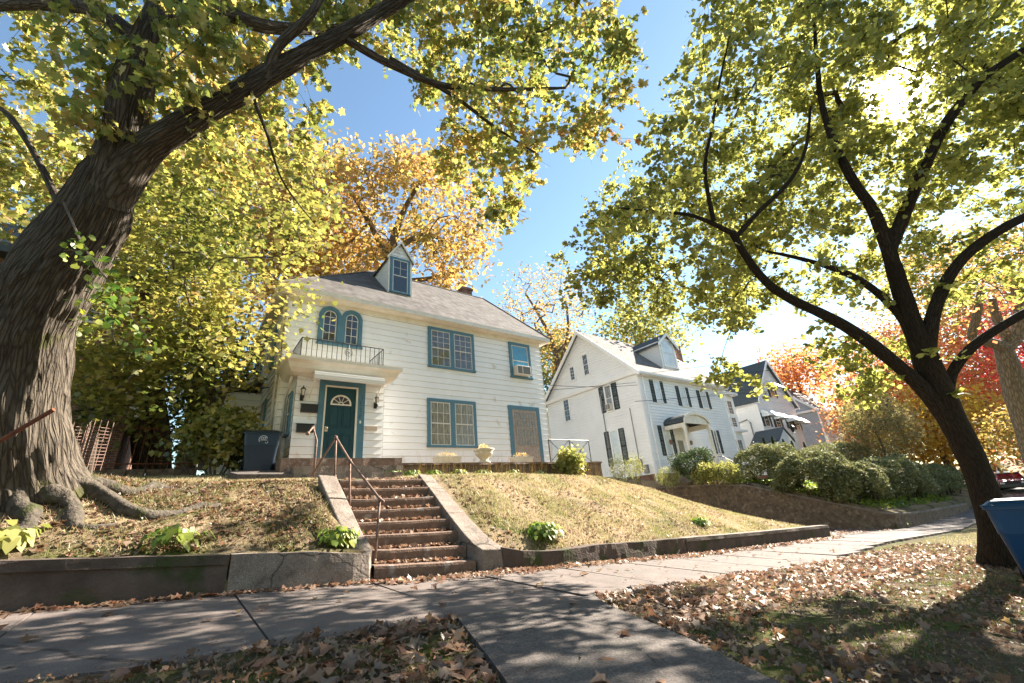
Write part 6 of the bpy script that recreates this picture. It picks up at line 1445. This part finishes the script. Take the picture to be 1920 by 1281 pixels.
# leaves on the treads
P=[]
for i in range(8):
    n=[170,190,150,150,120,110,90,60][i]; t_=RNG.beta(1.6,1.1,n) if i<3 else RNG.uniform(0,1,n)
    xx=XL+.05+(XRr-XL-.1)*t_; zz=stepL[i]*(1-t_)+stepR[i]*t_; yy=6.40+.27*i+.27-np.abs(RNG.normal(size=n))*.07; yy=np.maximum(yy,6.45+.27*i); P.append(np.stack([xx,yy,zz+.018+RNG.uniform(0,.03,n)],1))
V,k=leaf_arr(np.concatenate(P),.065,'maple',up=.55,fold=.6,nrm=np.array([0,0,1.]),jit=.45); o=npmesh('stair_leaves',V,k,L_litr); struct(o,'curled dry red brown leaves piled on the stair treads','fallen leaves','stuff')
# ground cover under the junipers
x,y=scatter(9000,(24,40),(6.7,13),lambda x,y:x>XW(y)+.3); P=np.stack([x,y,G(x,y)+RNG.uniform(.02,.22,len(x))],1); o=leaves('ground_cover',P,.11,'round',L_host,None); struct(o,'leafy ground cover under the junipers','ground cover','stuff')
x,y=scatter(12000,(24,60),(7,16),lambda x,y:x>XW(y)+.3); blades('far_lawn_grass','green lawn beyond the junipers',x,y,.08,.02,L_grass)

# the blue bin beside the leaning tree
wheelie('wheeled_bin','bright blue wheeled bin with pale emblem beside the leaning tree at the right edge',(8.98,.84,float(G(8.98,.84))+.0),.72,.66,1.05,R(-90),bin_m,M('blue_lid',(.006,.045,.10),rough=.4),(.10,.74))

# ================================================================ LIGHT
el = math.asin(sd_[2]); az = math.atan2(sd_[0], sd_[1])
L_=bpy.data.lights.new('sun','SUN'); L_.energy=5.0; L_.angle=R(.53); L_.color=(1,.90,.76)
lo=bpy.data.objects.new('sun',L_); col.objects.link(lo); lo.rotation_euler=Vector(-sd_).to_track_quat('-Z','Y').to_euler(); lo.location=tuple(sd_*60)
W=bpy.data.worlds.new('World'); scene.world=W; W.use_nodes=True; nt=W.node_tree; bg=nt.nodes['Background']
sk=nt.nodes.new('ShaderNodeTexSky'); sk.sky_type='NISHITA'; sk.sun_disc=False; sk.sun_elevation=el; sk.sun_rotation=az; sk.air_density=1.25; sk.dust_density=.12; sk.ozone_density=.7
bg.inputs['Strength'].default_value=.052
# the sun's disc and aureole in the sky itself
tc=nt.nodes.new('ShaderNodeTexCoord'); nv=nt.nodes.new('ShaderNodeVectorMath'); nv.operation='NORMALIZE'; nt.links.new(tc.outputs['Generated'],nv.inputs[0])
dt=nt.nodes.new('ShaderNodeVectorMath'); dt.operation='DOT_PRODUCT'; nt.links.new(nv.outputs[0],dt.inputs[0]); dt.inputs[1].default_value=tuple(sd_)
def powr(e,k):
    m=nt.nodes.new('ShaderNodeMath'); m.operation='MAXIMUM'; nt.links.new(dt.outputs['Value'],m.inputs[0]); m.inputs[1].default_value=0
    p=nt.nodes.new('ShaderNodeMath'); p.operation='POWER'; nt.links.new(m.outputs[0],p.inputs[0]); p.inputs[1].default_value=e
    q=nt.nodes.new('ShaderNodeMath'); q.operation='MULTIPLY'; nt.links.new(p.outputs[0],q.inputs[0]); q.inputs[1].default_value=k; return q
a=powr(2500,90); c=powr(1300,60); ad=nt.nodes.new('ShaderNodeMath'); nt.links.new(a.outputs[0],ad.inputs[0]); nt.links.new(c.outputs[0],ad.inputs[1])
mx=nt.nodes.new('ShaderNodeMix'); mx.data_type='RGBA'; mx.blend_type='ADD'; mx.inputs[0].default_value=1; tn=nt.nodes.new('ShaderNodeMix'); tn.data_type='RGBA'; tn.blend_type='MULTIPLY'; tn.inputs[0].default_value=1; tn.inputs[7].default_value=(.92,1.0,1.0,1); nt.links.new(sk.outputs[0],tn.inputs[6]); nt.links.new(tn.outputs[2],mx.inputs[6]); nt.links.new(ad.outputs[0],mx.inputs[7]); nt.links.new(mx.outputs[2],bg.inputs['Color'])
vs=scene.view_settings; vs.view_transform='Standard'; vs.look='None'; vs.gamma=1; vs.use_curve_mapping=False; vs.exposure=2.3
cy=scene.cycles; cy.max_bounces=7; cy.diffuse_bounces=4; cy.glossy_bounces=3; cy.transmission_bounces=5; cy.transparent_max_bounces=4; cy.sample_clamp_indirect=8; cy.use_denoising=True
try: cy.denoiser='OPENIMAGEDENOISE'
except Exception: pass
